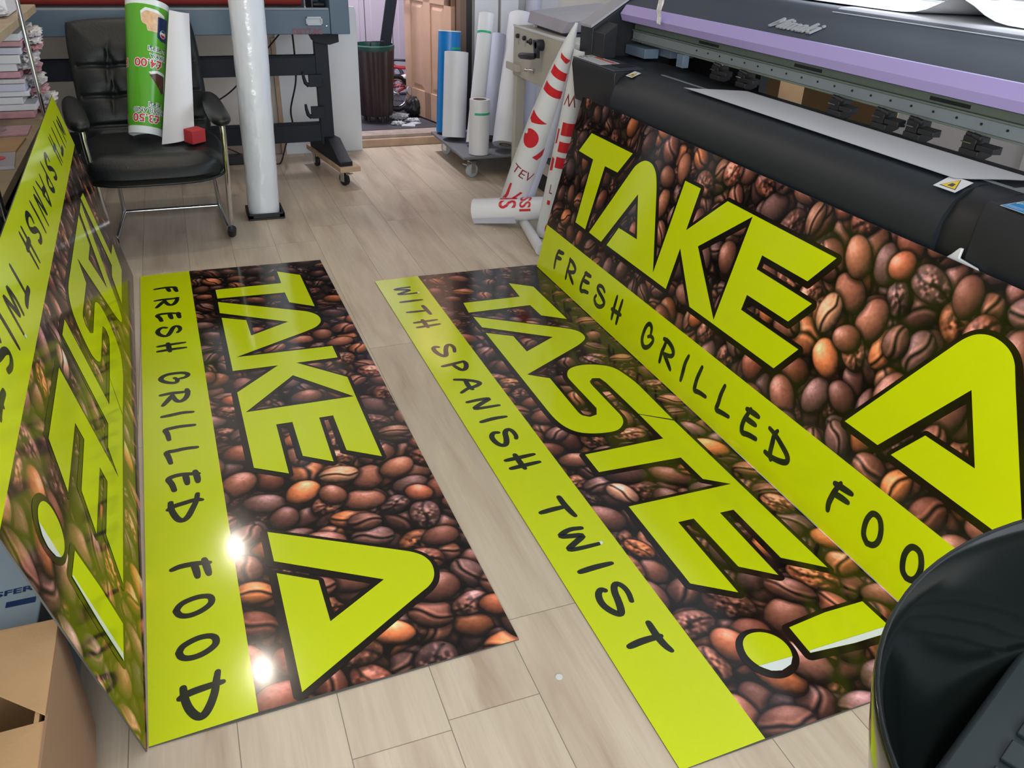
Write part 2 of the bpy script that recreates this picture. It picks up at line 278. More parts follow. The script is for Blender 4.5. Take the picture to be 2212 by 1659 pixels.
SM_A = [[(0.1769,0.0586),(0.1696,0.0978),(0.1721,0.1287),(0.1854,0.1455)],[(0.1738,0.1097),(0.1959,0.1123),(0.2199,0.1169)],[(0.1743,0.1377),(0.2054,0.1422),(0.2295,0.1467)],[(0.3079,0.0574),(0.3025,0.0915),(0.307,0.1214),(0.3015,0.1485)],[(0.3004,0.1435),(0.3284,0.144),(0.3702,0.1293),(0.3739,0.1122),(0.3467,0.0997),(0.3065,0.0914)],[(0.3176,0.0942),(0.3453,0.0797),(0.384,0.0611)],[(0.5273,0.0766),(0.4922,0.0712),(0.471,0.0596),(0.4552,0.0708),(0.4567,0.0998),(0.46,0.1188),(0.4715,0.1476)],[(0.4609,0.1097),(0.4879,0.1113),(0.515,0.1158)],[(0.4624,0.1417),(0.4894,0.1432),(0.5155,0.1458)],[(0.5986,0.0924),(0.5893,0.0775),(0.6091,0.0622),(0.635,0.0587),(0.6662,0.0702),(0.6816,0.0929),(0.6439,0.1076),(0.602,0.1173),(0.5902,0.1305),(0.6064,0.1422),(0.6355,0.1437),(0.6553,0.1324)],[(0.762,0.0595),(0.7568,0.1056),(0.7557,0.1536)],[(0.805,0.0578),(0.7999,0.1069),(0.8007,0.1549)],[(0.7436,0.0938),(0.7817,0.0962),(0.8187,0.0996)],[(1.0472,0.1266),(1.0436,0.1457),(1.0237,0.155),(1.0055,0.1393),(1.0009,0.1054),(1.0044,0.0773),(1.0271,0.0589),(1.0522,0.0675),(1.0696,0.0892),(1.077,0.1121),(1.0531,0.1175),(1.0369,0.1068)],[(1.1511,0.0588),(1.1457,0.0949),(1.1501,0.1168),(1.1516,0.1488)],[(1.1345,0.1431),(1.1636,0.1466),(1.2014,0.1359),(1.2161,0.1187),(1.2029,0.1039),(1.1577,0.0947)],[(1.1637,0.0946),(1.1945,0.0801),(1.2252,0.0635)],[(1.2991,0.0602),(1.2966,0.0893),(1.2912,0.1214),(1.2977,0.1533)],[(1.3837,0.1528),(1.378,0.1119),(1.3805,0.0828),(1.3852,0.0638),(1.4114,0.0723),(1.4504,0.0756)],[(1.5198,0.1534),(1.5152,0.1185),(1.5197,0.0894),(1.5172,0.0635),(1.5484,0.0709),(1.5855,0.0763)],[(1.7306,0.0808),(1.6945,0.0754),(1.6662,0.0639),(1.6556,0.0821),(1.655,0.1071),(1.6604,0.128),(1.6657,0.1499)],[(1.6571,0.1131),(1.6821,0.1156),(1.7092,0.1172)],[(1.6496,0.1412),(1.6847,0.1456),(1.7087,0.1462)],[(1.8172,0.0623),(1.8045,0.0765),(1.799,0.1076),(1.7925,0.1347),(1.7998,0.1506)],[(1.7854,0.0688),(1.8153,0.0683),(1.8495,0.0767),(1.8727,0.0863),(1.8799,0.0972),(1.8691,0.1104),(1.8313,0.125),(1.7995,0.1366),(1.7666,0.1412)],[(2.0743,0.0628),(2.0676,0.08),(2.068,0.104),(2.0704,0.1279),(2.0768,0.1518)],[(2.0682,0.114),(2.0913,0.1186),(2.1223,0.121)],[(2.0596,0.1401),(2.0907,0.1446),(2.1218,0.148)],[(2.2254,0.0662),(2.2425,0.0719),(2.2507,0.0848),(2.252,0.1018),(2.2444,0.1249),(2.2297,0.1442),(2.2148,0.1484),(2.2027,0.1446),(2.1976,0.1357),(2.1942,0.1168),(2.1988,0.0927),(2.2075,0.0755),(2.2254,0.0662)],[(2.3624,0.0669),(2.3775,0.0706),(2.3857,0.0835),(2.387,0.1014),(2.3814,0.1225),(2.3667,0.1438),(2.3528,0.148),(2.3387,0.1443),(2.3315,0.1314),(2.3302,0.1114),(2.3368,0.0903),(2.3465,0.0731),(2.3624,0.0669)],[(2.4934,0.0636),(2.4847,0.0807),(2.4803,0.1158),(2.4779,0.1509)],[(2.4665,0.0711),(2.4995,0.0725),(2.5317,0.0809),(2.5549,0.0955),(2.5551,0.1075),(2.5344,0.1209),(2.5006,0.1335),(2.4716,0.138),(2.4457,0.1434)]]
SM_B = [[(0.1141,0.1311),(0.1128,0.0871),(0.1256,0.056),(0.1338,0.0969),(0.147,0.1288),(0.1648,0.0937),(0.1806,0.0566),(0.1869,0.1026),(0.1872,0.1506)],[(0.2656,0.0541),(0.2659,0.1001),(0.2662,0.1471)],[(0.3766,0.0544),(0.3798,0.0913),(0.3811,0.1303)],[(0.3291,0.1337),(0.3671,0.1374),(0.4221,0.1421)],[(0.4856,0.0557),(0.4839,0.1027),(0.4832,0.1497)],[(0.5316,0.0554),(0.5299,0.1034),(0.5262,0.1494)],[(0.4678,0.0928),(0.5108,0.0945),(0.5438,0.0953)],[(0.7258,0.0841),(0.7177,0.0712),(0.7336,0.061),(0.7716,0.0638),(0.8057,0.0796),(0.8068,0.0926),(0.7589,0.1039),(0.722,0.1191),(0.7161,0.1352),(0.7481,0.142),(0.7831,0.1327)],[(0.8826,0.0551),(0.8778,0.0941),(0.8681,0.1402)],[(0.8681,0.1402),(0.8872,0.1451),(0.9251,0.1328),(0.936,0.1137),(0.9079,0.1009),(0.8778,0.0941)],[(0.9937,0.0664),(1.0038,0.0953),(1.0241,0.1302),(1.0462,0.148),(1.064,0.1229),(1.0668,0.0929),(1.0906,0.0607)],[(1.0049,0.1013),(1.0589,0.0979),(1.0799,0.1048)],[(1.1596,0.0593),(1.1549,0.1073),(1.1582,0.1453),(1.1789,0.1072),(1.2096,0.06),(1.2119,0.1019),(1.2122,0.1549)],[(1.2956,0.0624),(1.2869,0.1105),(1.2892,0.1514)],[(1.3738,0.0929),(1.3687,0.0779),(1.3896,0.0628),(1.4216,0.0636),(1.4477,0.0744),(1.4508,0.0924),(1.4149,0.1066),(1.38,0.1129),(1.3621,0.13),(1.3791,0.1409),(1.4112,0.1417),(1.4251,0.1356)],[(1.5306,0.0609),(1.5289,0.1049),(1.5262,0.1549)],[(1.5756,0.0606),(1.5729,0.1016),(1.5702,0.1556)],[(1.5099,0.098),(1.5549,0.0977),(1.5889,0.1005)],[(1.8027,0.0631),(1.7989,0.1031),(1.7991,0.1391)],[(1.7522,0.1405),(1.7852,0.1402),(1.8232,0.144),(1.8462,0.1488)],[(1.9002,0.1415),(1.8939,0.1065),(1.9137,0.0664),(1.9219,0.0993),(1.9291,0.1393),(1.9509,0.1002),(1.9707,0.066),(1.9759,0.097),(1.9753,0.159)],[(2.0587,0.0635),(2.0549,0.1055),(2.0553,0.1555)],[(2.1399,0.0939),(2.1318,0.085),(2.1477,0.0699),(2.1797,0.0647),(2.2067,0.0745),(2.2258,0.0904),(2.2189,0.0994),(2.185,0.1086),(2.146,0.1149),(2.1241,0.13),(2.1372,0.143),(2.1642,0.1468),(2.1942,0.1396)],[(2.3227,0.0648),(2.3169,0.1028),(2.3182,0.1498)],[(2.2722,0.1431),(2.3102,0.1408),(2.3452,0.1436),(2.3652,0.1505)]]
TIP_B = [[(1.9673,0.1631),(1.9673,0.1701),(1.9764,0.172),(1.9833,0.161)],[(0.1802,0.1506),(0.1802,0.1576),(0.1912,0.1606),(0.1962,0.1485)]]

def bean_mesh(name, corners, mvals, L, W, seed, keys):
    """board face from band edge to top, with a print of coffee beans as a colour attribute"""
    rng = np.random.RandomState(seed); d = .002
    v0 = mvals-.004; nu = int(L/d)+1; nv = int((W-v0)/d)+1
    U, V = np.meshgrid(np.linspace(0, L, nu), np.linspace(v0, W, nv), indexing='ij')
    img = np.zeros((nu, nv, 3)); img[:] = (44, 28, 22)
    def smooth_noise(cell, s):
        r2 = np.random.RandomState(s); a, b = int(L/cell)+3, int((W-v0)/cell)+3; g = r2.rand(a, b)
        x = U/cell; y = (V-v0)/cell; i = x.astype(int); j = y.astype(int); fx = x-i; fy = y-j; fx = fx*fx*(3-2*fx); fy = fy*fy*(3-2*fy)
        return (g[i, j]*(1-fx)+g[i+1, j]*fx)*(1-fy)+(g[i, j+1]*(1-fx)+g[i+1, j+1]*fx)*fy
    nz1 = smooth_noise(.03, seed+1); nz2 = smooth_noise(.009, seed+2); nz3 = smooth_noise(.0045, seed+3)
    def fade(u): t = min(1, max(0, u/1.5)); return .66+.42*t*t*(3-2*t)
    def bean(u, v, a, b, th, kind, col, bright=1.0, hl=1.0):
        R = a*1.25
        i0, i1 = max(0, int((u-R)/d)), min(nu, int((u+R)/d)+1); j0, j1 = max(0, int((v-R-v0)/d)), min(nv, int((v+R-v0)/d)+1)
        if i0 >= i1 or j0 >= j1: return
        du = U[i0:i1, j0:j1]-u; dv = V[i0:i1, j0:j1]-v; c, s = math.cos(th), math.sin(th)
        x = (du*c+dv*s)/a; y = (-du*s+dv*c)/b
        n1, n2, n3 = nz1[i0:i1, j0:j1], nz2[i0:i1, j0:j1], nz3[i0:i1, j0:j1]
        r2 = x*x+y*y*(1+.18*x*np.sign(n1.mean()-.5))+(n1-.5)*.10
        sub = img[i0:i1, j0:j1]
        sh = np.clip((1.5-r2)/.5, 0, 1)*.58; sub *= (1-sh)[..., None]
        h = np.sqrt(np.clip(1-r2, 0, 1)); mask = np.clip((1-r2)/.05, 0, 1)
        nx, ny = x*.95, y*.95; gu = (nx*c-ny*s); gv = (nx*s+ny*c)
        gu = gu+(n2-.5)*.25; gv = gv+(n3-.5)*.18
        dif = np.clip(-.50*gu+.22*gv+.80*h, 0, 1.3)
        sp = np.clip(-.62*gu+.20*gv+.70*h, 0, 1)**9*(.35+1.1*n2)*hl
        sh = (.14+.92*dif)*np.clip(h*2.1, .30, 1)
        col = np.array(col, float)
        out = col*sh[..., None]*bright*fade(u)
        if kind == 1:
            yy = y-.16*np.sin(x*3.2+u*40)-(n1-.5)*.18
            g = np.exp(-(yy/.10)**2)*(np.abs(x) < .93); lip = np.exp(-((np.abs(yy)-.24)/.10)**2)*(np.abs(x) < .9)
            out = out*(1-.85*g)[..., None]+lip[..., None]*np.array((60, 42, 34))*dif[..., None]*.9
        if kind == 2:
            g = np.clip((n2-.52)*5, 0, 1)*np.clip(1-r2*1.1, 0, 1); out = out*(1-.6*g)[..., None]+(np.clip((.42-n2)*4, 0, 1)*np.clip(1-r2, 0, 1))[..., None]*np.array((75, 55, 48))
            g = np.exp(-((y-.1*np.sin(x*4))/.12)**2)*(np.abs(x) < .9); out = out*(1-.7*g)[..., None]
        out = out+(sp*135*fade(u))[..., None]*np.array((.95, .82, .92))
        sub += (out-sub)*mask[..., None]
    cols = [(112, 66, 54), (128, 76, 60), (98, 60, 52), (140, 84, 64), (104, 70, 66), (120, 64, 48)]
    for k, (n, br, sz) in enumerate(((700, .50, 1.1), (480, .80, 1.15), (340, 1.08, 1.2))):
        pts = []
        for t in range(n):
            for tr in range(12):
                u, v = rng.rand()*(L+.1)-.05, v0-.04+rng.rand()*(W-v0+.08)
                if all((u-q[0])**2+(v-q[1])**2 > (.088 if k == 2 else .068)**2 for q in pts[-400:]): break
            else: continue
            pts.append((u, v)); a = (.040+.013*rng.rand())*sz*(.88+.26*min(1, max(0, u/1.8))); kind = rng.choice([0, 0, 1, 1, 2])
            c = cols[rng.randint(len(cols))]
            if rng.rand() < .10: c = (196, 108, 66)
            bean(u, v, a, a*(.62+.2*rng.rand()), rng.rand()*PI, kind, c, br*(.75+.5*rng.rand()), .4+1.0*rng.rand() if k else .3)
    for kk in keys: bean(*kk)
    img = np.clip(img*1.10+6, 0, 255)/255
    img = np.where(img <= .04045, img/12.92, ((img+.055)/1.055)**2.4)
    # positions: bilinear map onto the real (slightly out of square) board
    c00, c10, c11, c01, m0, m1 = [np.array(c) for c in corners]
    s = (U/L)[..., None]; t = ((V-v0)/(W-v0))[..., None]
    a0, a1 = m0-np.array((0, .004)), m1-np.array((0, .004))
    P = (a0*(1-s)+a1*s)*(1-t)+(c01*(1-s)+c11*s)*t
    co_ = np.zeros((nu*nv, 3), np.float32); co_[:, :2] = P.reshape(-1, 2); co_[:, 2] = .0031
    me = bpy.data.meshes.new(name); idx = np.arange(nu*nv).reshape(nu, nv)
    f = np.stack([idx[:-1, :-1], idx[1:, :-1], idx[1:, 1:], idx[:-1, 1:]], -1).reshape(-1, 4)
    me.vertices.add(nu*nv); me.vertices.foreach_set('co', co_.ravel()); me.loops.add(f.size); me.loops.foreach_set('vertex_index', f.ravel().astype(np.int32))
    me.polygons.add(len(f)); me.polygons.foreach_set('loop_start', np.arange(0, f.size, 4, dtype=np.int32))
    me.update(calc_edges=True)
    ca = me.color_attributes.new('print', 'FLOAT_COLOR', 'POINT'); rgba = np.ones((nu*nv, 4), np.float32); rgba[:, :3] = img.reshape(-1, 3); ca.data.foreach_set('color', rgba.ravel())
    me.polygons.foreach_set('use_smooth', [True]*len(f))
    return me
bm_ = bpy.data.materials.new('printed coffee beans'); bm_.use_nodes = True; nt = bm_.node_tree; pp = nt.nodes['Principled BSDF']
at = nt.nodes.new('ShaderNodeAttribute'); at.attribute_name = 'print'; nt.links.new(at.outputs['Color'], pp.inputs['Base Color']); pp.inputs['Roughness'].default_value = .11; pp.inputs['Specular IOR Level'].default_value = .45

def flat(polys, z, holes=()):
    m = MB()
    for i, p in enumerate(polys):
        loops = [[Vector((x, y, 0)) for x, y in p]]
        hs = [h for h in holes if h[0] == i]
        for h in hs: loops.append([Vector((x, y, 0)) for x, y in h[1]])
        allp = [q for l in loops for q in l]
        m.add([(q.x, q.y, z) for q in allp], tessellate_polygon(loops))
    return m
def area2(p): return sum(p[i][0]*p[(i+1) % len(p)][1]-p[(i+1) % len(p)][0]*p[i][1] for i in range(len(p)))
def stroke_outline(m, loop, r, z, off=(0, 0)):
    n = len(loop); z0 = z
    for i in range(n):
        a = Vector(loop[i])+Vector(off); b = Vector(loop[(i+1) % n])+Vector(off); t = (b-a)
        if t.length < 1e-6: continue
        t.normalize(); nn = Vector((-t.y, t.x))*r
        m.add([(*(a+nn), z), (*(a-nn), z), (*(b-nn), z), (*(b+nn), z)], [(0, 1, 2, 3)]); z += 1e-6
        m.add([(a.x+r*math.cos(k*PI/12), a.y+r*math.sin(k*PI/12), z) for k in range(24)], [tuple(range(24))]); z += 1e-6
    return z
def smooth_line(pts, it=2):
    for _ in range(it):
        q = [pts[0]]
        for a, b in zip(pts[:-1], pts[1:]): q += [(a[0]*.75+b[0]*.25, a[1]*.75+b[1]*.25), (a[0]*.25+b[0]*.75, a[1]*.25+b[1]*.75)]
        q.append(pts[-1]); pts = q
    return pts
def strokes(lines, r, z):
    m = MB()
    for ln in lines:
        closed = abs(ln[0][0]-ln[-1][0])+abs(ln[0][1]-ln[-1][1]) < .003
        p = [Vector(q) for q in (smooth_line(ln) if len(ln) > 2 else [ln[0], ((ln[0][0]+ln[1][0])/2, (ln[0][1]+ln[1][1])/2), ln[1]])]; n = len(p); zz = z
        if closed: p = p[:-1]; n -= 1
        vs = []
        for i in range(n):
            w = r*(1.0 if closed else (.80+.36*math.sin(PI*min(1, i/(n-1)*.9+.1))))
            t = (p[(i+1) % n]-p[i-1]) if closed else (p[min(n-1, i+1)]-p[max(0, i-1)])
            t.normalize(); nn = Vector((-t.y, t.x))*w; vs += [(*(p[i]+nn), zz), (*(p[i]-nn), zz)]
        m.add(vs, [(2*i, 2*i+1, (2*i+3) % (2*n), (2*i+2) % (2*n)) for i in range(n if closed else n-1)])
        if not closed:
            for e, q in ((0, p[1]), (n-1, p[-2])):
                c = p[e]; d = (c-q).normalized(); nn = Vector((-d.y, d.x)); w = r*(.80+.36*math.sin(PI*min(1, e/(n-1)*.9+.1)))
                m.add([(*(c+(nn*math.cos(k*PI/10)+d*math.sin(k*PI/10))*w), zz) for k in range(11)], [tuple(range(11))])
        z += 1.5e-5
    return m
def soften(p):
    P0 = [Vector(q) for q in p]; n = len(P0); turn = []
    cx_, cy_ = sum(q.x for q in P0)/n, sum(q.y for q in P0)/n
    if n == 12 and max((q-Vector((cx_, cy_))).length for q in P0) < .09:          # the round dot of the exclamation mark
        for _ in range(2): P0 = [v for i in range(len(P0)) for v in (P0[i]*.75+P0[(i+1) % len(P0)]*.25, P0[i]*.25+P0[(i+1) % len(P0)]*.75)]
        return [tuple(v) for v in P0]
    for i in range(n):
        a, b = P0[i]-P0[i-1], P0[(i+1) % n]-P0[i]; turn.append(a.angle(b) if a.length > 1e-6 and b.length > 1e-6 else 0)
    out = []
    for i in range(n):
        j = (i+1) % n; a, b, c, d = P0[i-1], P0[i], P0[j], P0[(j+1) % n]; L_ = (c-b).length
        out.append(tuple(b))
        if L_ < .14 and .04 < turn[i] < .8 and .04 < turn[j] < .8 and L_ > .004:
            m1 = (c-a).normalized()*L_; m2 = (d-b).normalized()*L_
            for k in (1, 2, 3):
                t = k/4; out.append(tuple(b*(2*t**3-3*t*t+1)+m1*(t**3-2*t*t+t)+c*(-2*t**3+3*t*t)+m2*(t**3-t*t)))
    return out
def make_sign(label, corners, big, holes, small, whites, tips, seed, L, W, keys, loc, counts):
    r = thing('sign_panel', label, 'sign', loc)
    def P_(o): o.parent = r; return o
    c = corners
    b = MB(); pts = [c[0], c[1], c[2], c[3]]
    b.add([(*p, 0) for p in pts]+[(*p, .003) for p in pts], [(0,3,2,1), (4,5,6,7), (0,1,5,4), (1,2,6,5), (2,3,7,6), (3,0,4,7)])
    P_(b.build('board', M['edge']))
    P_(bpy_obj('bean_print', bean_mesh('bean_print', c, (c[4][1]+c[5][1])/2, L, W, seed, keys), bm_))
    P_(flat([[c[0], c[1], c[5], c[4]]], .0033).build('lower_band', M['lime']))
    zo = .0033; big = [soften(q) for q in big]
    for i, l in enumerate(big):
        m = MB(); zo = stroke_outline(m, l, .0165, zo, (.004, -.0035))
        for h in holes:
            if h[0] == i: zo = stroke_outline(m, h[1], .0165, zo, (.004, -.0035))
        P_(m.build('letter_outline', M['outline']))
        P_(flat([l], .0042, [(0, h[1]) for h in holes if h[0] == i]).build('large_lettering', M['lime']))
    i = 0
    for n_ in counts: P_(strokes(small[i:i+n_], .0083, .0036).build('small_letter', M['ink'])); i += n_
    for wq in whites+tips: P_(flat([wq], .0048).build('white_sliver', M['pwhite']))
    return r
def bpy_obj(n, me, m):
    me.materials.append(m); o = bpy.data.objects.new(n, me); C.objects.link(o); return o
def copy_sign(src, label):
    r = src.copy(); C.objects.link(r); r['label'] = label
    for ch in list(src.children):
        c = ch.copy(); C.objects.link(c); c.parent = r
    return r
def frame(org, ud, vd):
    ud, vd = Vector(ud), Vector(vd); nd = ud.cross(vd); m = Matrix.Identity(4)
    for i in range(3): m[i][0], m[i][1], m[i][2], m[i][3] = ud[i], vd[i], nd[i], org[i]
    return m
SW = .8029
keysA = [(1.807, .5355+.0, .062, .045, 1.50, 1, (205, 140, 108), 1.05, .7), (1.968, .736, .045, .040, .5, 0, (190, 100, 70), 1.0, 1.2), (.491, .7753, .05, .042, 1.3, 0, (200, 108, 62), 1.0, .7),
 (1.1935, .775, .055, .046, .9, 2, (178, 98, 78), 1.1, 1), (1.273, .2857, .046, .035, .7, 0, (188, 96, 58), 1.0, .9), (2.236, .244, .055, .042, 1.2, 1, (196, 112, 62), 1.05, .8), (1.62, .75, .055, .035, 1.5, 1, (132, 86, 66), 1.0, .7),
 (2.47, .795, .05, .04, 1.2, 0, (170, 90, 60), 1, .6), (1.90, .50, .052, .040, .2, 0, (140, 82, 62), 1, 1.4), (2.05, .56, .050, .042, 1.5, 1, (112, 70, 60), 1, .8), (.33, .255, .04, .03, 1.3, 0, (196, 108, 76), 1, .6)]
keysB = [(1.80, .323, .058, .040, .3, 1, (205, 140, 118), 1.1, .9), (1.985, .726, .055, .044, .4, 2, (196, 112, 84), 1.05, .8), (2.403, .289, .06, .048, .2, 0, (188, 100, 66), 1.0, 1), (2.033, .2496, .05, .03, .4, 2, (196, 104, 60), 1.05, .6),
 (1.02, .72, .05, .036, 1.5, 1, (170, 110, 76), 1, .6), (1.08, .25, .045, .036, 1.2, 2, (180, 112, 76), 1, .7), (2.5, .42, .07, .05, .3, 0, (150, 96, 80), 1, 1.5), (.30, .62, .05, .03, .6, 0, (170, 90, 60), .9, .4)]
signA = make_sign('lime and coffee bean sign board reading TAKE A lying flat on the floor', CORN_A, BIG_A, [(1, HOLE_A)], SM_A, [], [], 3, 2.5933, .80, keysA, (0, 0, 0), (3,3,3,1,3,1,3,1,1,1,3,2,3,1,1,2))
signB = make_sign('lime and coffee bean sign board reading TASTE! lying flat on the floor', CORN_B, BIG_B, [], SM_B, WHITE_B, TIP_B, 11, 2.6388, .795, keysB, (0, 0, 0), (1,1,2,3,1,2,2,1,1,1,3,2,1,1,1,2))
signC = copy_sign(signA, 'lime and coffee bean sign board reading TAKE A, propped upright against the large printer')
signD = copy_sign(signB, 'lime and coffee bean TASTE! board standing upside down on edge, leaning on the left shelf')
def yawframe(org, yr, tilt=0, z=0.0, shift=0):
    ud = Vector((math.sin(yr), -math.cos(yr), 0)); vh = Vector((math.cos(yr), math.sin(yr), 0)); vd = vh*math.cos(tilt)+Vector((0, 0, math.sin(tilt)))
    return frame(Vector((org[0], org[1], z))+vd*shift, ud, vd)
signA.matrix_world = yawframe((-.302, 3.827), .0173, z=.0008)
signB.matrix_world = yawframe((.693, 3.472), .0065, z=.0008)
signC.matrix_world = yawframe((1.479, 3.430), 0, 1.35986, z=.006)
signD.matrix_world = yawframe((-.334, 3.859), .0275, -1.37202, z=.003, shift=-SW)

# ---------------------------------------------------------------- lettering helper
def text2d(s, size, align='CENTER', shear=0.0, bold=0.0, xs=1.0):
    cu = bpy.data.curves.new('txt', 'FONT'); cu.body = s; cu.size = size; cu.align_x = align; cu.align_y = 'CENTER'; cu.shear = shear; cu.offset = bold; cu.resolution_u = 3
    ob = bpy.data.objects.new('txt', cu); C.objects.link(ob)
    bpy.context.view_layer.update()
    me = bpy.data.meshes.new_from_object(ob)
    vs = [(v.co.x*xs, v.co.y) for v in me.vertices]; fs = [tuple(p.vertices) for p in me.polygons]
    bpy.data.objects.remove(ob); bpy.data.curves.remove(cu); bpy.data.meshes.remove(me)
    return vs, fs
def put_text(mb, s, size, mt, z=0.0, **k):
    vs, fs = text2d(s, size, **k); mb.add([tuple(mt @ Vector((x, y, z))) for x, y in vs], fs); return mb
def basis(o, x, y):
    x = Vector(x).normalized(); z = x.cross(Vector(y)).normalized(); y = z.cross(x); m = Matrix.Identity(4)
    for i in range(3): m[i][0], m[i][1], m[i][2], m[i][3] = x[i], y[i], z[i], o[i]
    return m
def slice_flat(vs, fs, step):
    """cut flat lettering into narrow strips along x and y so it can be bent over a roll"""
    bm = bmesh.new(); bv = [bm.verts.new((x, y, 0)) for x, y in vs]
    for f in fs:
        try: bm.faces.new([bv[i] for i in f])
        except ValueError: pass
    xs = [v[0] for v in vs]; a = math.floor(min(xs)/step)*step
    while a < max(xs):
        bmesh.ops.bisect_plane(bm, geom=bm.verts[:]+bm.edges[:]+bm.faces[:], plane_co=(a, 0, 0), plane_no=(1, 0, 0)); a += step
    bm.verts.index_update(); o = [(v.co.x, v.co.y) for v in bm.verts], [tuple(v.index for v in f.verts) for f in bm.faces]
    bm.free(); return o
class Roll:
    """a rolled sheet: cone frustum between two points; (a, h) = arc angle, height fraction"""
    def __init__(s, p0, p1, r0, r1, ref):
        s.p0, s.p1, s.r0, s.r1 = Vector(p0), Vector(p1), r0, r1; s.ax = (s.p1-s.p0).normalized(); s.L = (s.p1-s.p0).length
        rf = Vector(ref); s.a = (rf-s.ax*rf.dot(s.ax)).normalized(); s.b = s.ax.cross(s.a)
    rf = None
    def rad(s, h):
        if s.rf:
            t = h/s.L
            for (a, b), (c, d) in zip(s.rf[:-1], s.rf[1:]):
                if t <= c: return b+(d-b)*(t-a)/(c-a)
            return s.rf[-1][1]
        return s.r0+(s.r1-s.r0)*h/s.L
    def at(s, ang, h, off=0):
        r = s.rad(h)+off
        return s.p0+s.ax*h+(s.a*math.cos(ang)+s.b*math.sin(ang))*r
    def surf(s, h0, h1, a0=0, a1=2*PI, off=0, n=48, mi=0, m=None, steps=1):
        m = m or MB(); vs = []
        for j in range(steps+1):
            h = h0+(h1-h0)*j/steps
            vs += [s.at(a0+(a1-a0)*k/n, h, off) for k in range(n+1)]
        return m.add(vs, [(j*(n+1)+k, j*(n+1)+k+1, (j+1)*(n+1)+k+1, (j+1)*(n+1)+k) for j in range(steps) for k in range(n)], mi)
    def wrap(s, vs, fs, a0, h0, off=.0012, rot=0, m=None, step=.006, flip=1):
        """flat drawing onto the roll: x -> round the roll, y -> along it"""
        c, sn = math.cos(rot), math.sin(rot); vs = [(x*c-y*sn, x*sn+y*c) for x, y in vs]
        vs, fs = slice_flat(vs, fs, step); m = m or MB(); r = s.rad(h0)
        return m.add([s.at(a0+flip*x/r, h0+y, off) for x, y in vs], fs)
    def wall(s, th=.004, m=None, lip=0):
        """hollow tube with thickness"""
        m = m or MB(); s.surf(0, s.L, m=m, steps=24); s.surf(0, s.L, off=-th, m=m, steps=24)
        for h in (0, s.L):
            n = 48; vs = [s.at(2*PI*k/n, h) for k in range(n)]+[s.at(2*PI*k/n, h, -th) for k in range(n)]
            m.add(vs, [(k, (k+1) % n, n+(k+1) % n, n+k) for k in range(n)])
        return m
def ellipse(rx, ry, n=28, a0=0, a1=2*PI): return [(rx*math.cos(a0+(a1-a0)*k/n), ry*math.sin(a0+(a1-a0)*k/n)) for k in range(n)]
def poly2(p): return [tuple(q) for q in p], [tuple(range(len(p)))]

# ---------------------------------------------------------------- office chair
ch = thing('office_chair', 'black leather armchair with chrome sled legs holding the green printed roll', 'chair', (-.18, 4.5, 0))
def cushion(w, d, th, nx, ny, fn, sq=.32):
    """upholstered slab; fn(x,y,top)->offset"""
    m = MB(); N = nx; Mn = ny
    def sup(t): return math.copysign(abs(t)**.8, t)
    vs = []; fs = []
    for side in (1, -1):
        for i in range(N+1):
            for j in range(Mn+1):
                u = -1+2*i/N; v = -1+2*j/Mn
                # squircle mapping
                x = u*math.sqrt(max(0, 1-v**4*sq)); y = v*math.sqrt(max(0, 1-u**4*sq))
                e = max(abs(u), abs(v)); h = math.sqrt(max(0, 1-e**5))
                vs.append((x*w/2, y*d/2, side*th/2*h+fn(x, y, side)*h))
    for s_ in (0, 1):
        o = s_*(N+1)*(Mn+1)
        for i in range(N):
            for j in range(Mn):
                q = (o+i*(Mn+1)+j, o+(i+1)*(Mn+1)+j, o+(i+1)*(Mn+1)+j+1, o+i*(Mn+1)+j+1); fs.append(q if s_ == 0 else q[::-1])
    return vs, fs
def seatfn(x, y, s):
    if s < 0: return 0
    v = .030*math.exp(-((y+.70)/.30)**2)-.028*math.exp(-(x*x*1.3+(y-.25)**2*2.2))
    v += .006*math.sin(x*19)*math.exp(-((y+.35)/.14)**2)+.004*math.sin(x*31+1)*math.exp(-((y+.42)/.1)**2)
    return v
vs, fs = cushion(.66, .68, .115, 46, 46, seatfn)
R1 = Matrix.Translation((-.175, 4.385, .405)) @ Matrix.Rotation(math.radians(4), 4, 'X')
MB().add([tuple(R1 @ Vector(v)) for v in vs], fs).build('seat', M['leather'], ch, smooth=True, auto=False)
pp_ = []
for k in range(60):
    a = 2*PI*k/60; u, v = math.cos(a), math.sin(a); e = max(abs(u), abs(v)); u, v = u/e, v/e
    pp_.append(tuple(R1 @ Vector((u*math.sqrt(1-v**4*.32)*.332, v*math.sqrt(1-u**4*.32)*.342, -.028))))
MB().tube(pp_, .006, 8, closed=True).build('seat_piping', M['leather'], ch, smooth=True)
def backfn(x, y, s):
    if s < 0: return 0
    v = 0
    for yc in (-.62, -.18, .27): v -= .017*math.exp(-((y-yc)/.035)**2)*(1 if abs(x) < .92 else 0)
    for yc in (-.4, .05, .5): v += .012*math.exp(-((y-yc)/.2)**2)
    for xc, yc in ((-.45, .27), (0, .27), (.45, .27), (-.45, -.18), (0, -.18), (.45, -.18), (0, -.62)):
        v -= .018*math.exp(-((x-xc)**2*60+(y-yc)**2*40)); 
        v -= .010*math.exp(-((x-xc-(y-yc)*.25)/.025)**2)*math.exp(-((y-yc-.17)/.15)**2)
        v -= .008*math.exp(-((x-xc+(y-yc)*.3-.1)/.025)**2)*math.exp(-((y-yc-.14)/.12)**2)
        v -= .008*math.exp(-((x-xc-(y-yc)*.1)/.022)**2)*math.exp(-((y-yc+.15)/.13)**2)
    return v-.02*(1-x*x)
vs, fs = cushion(.62, .66, .12, 90, 96, backfn, .10)
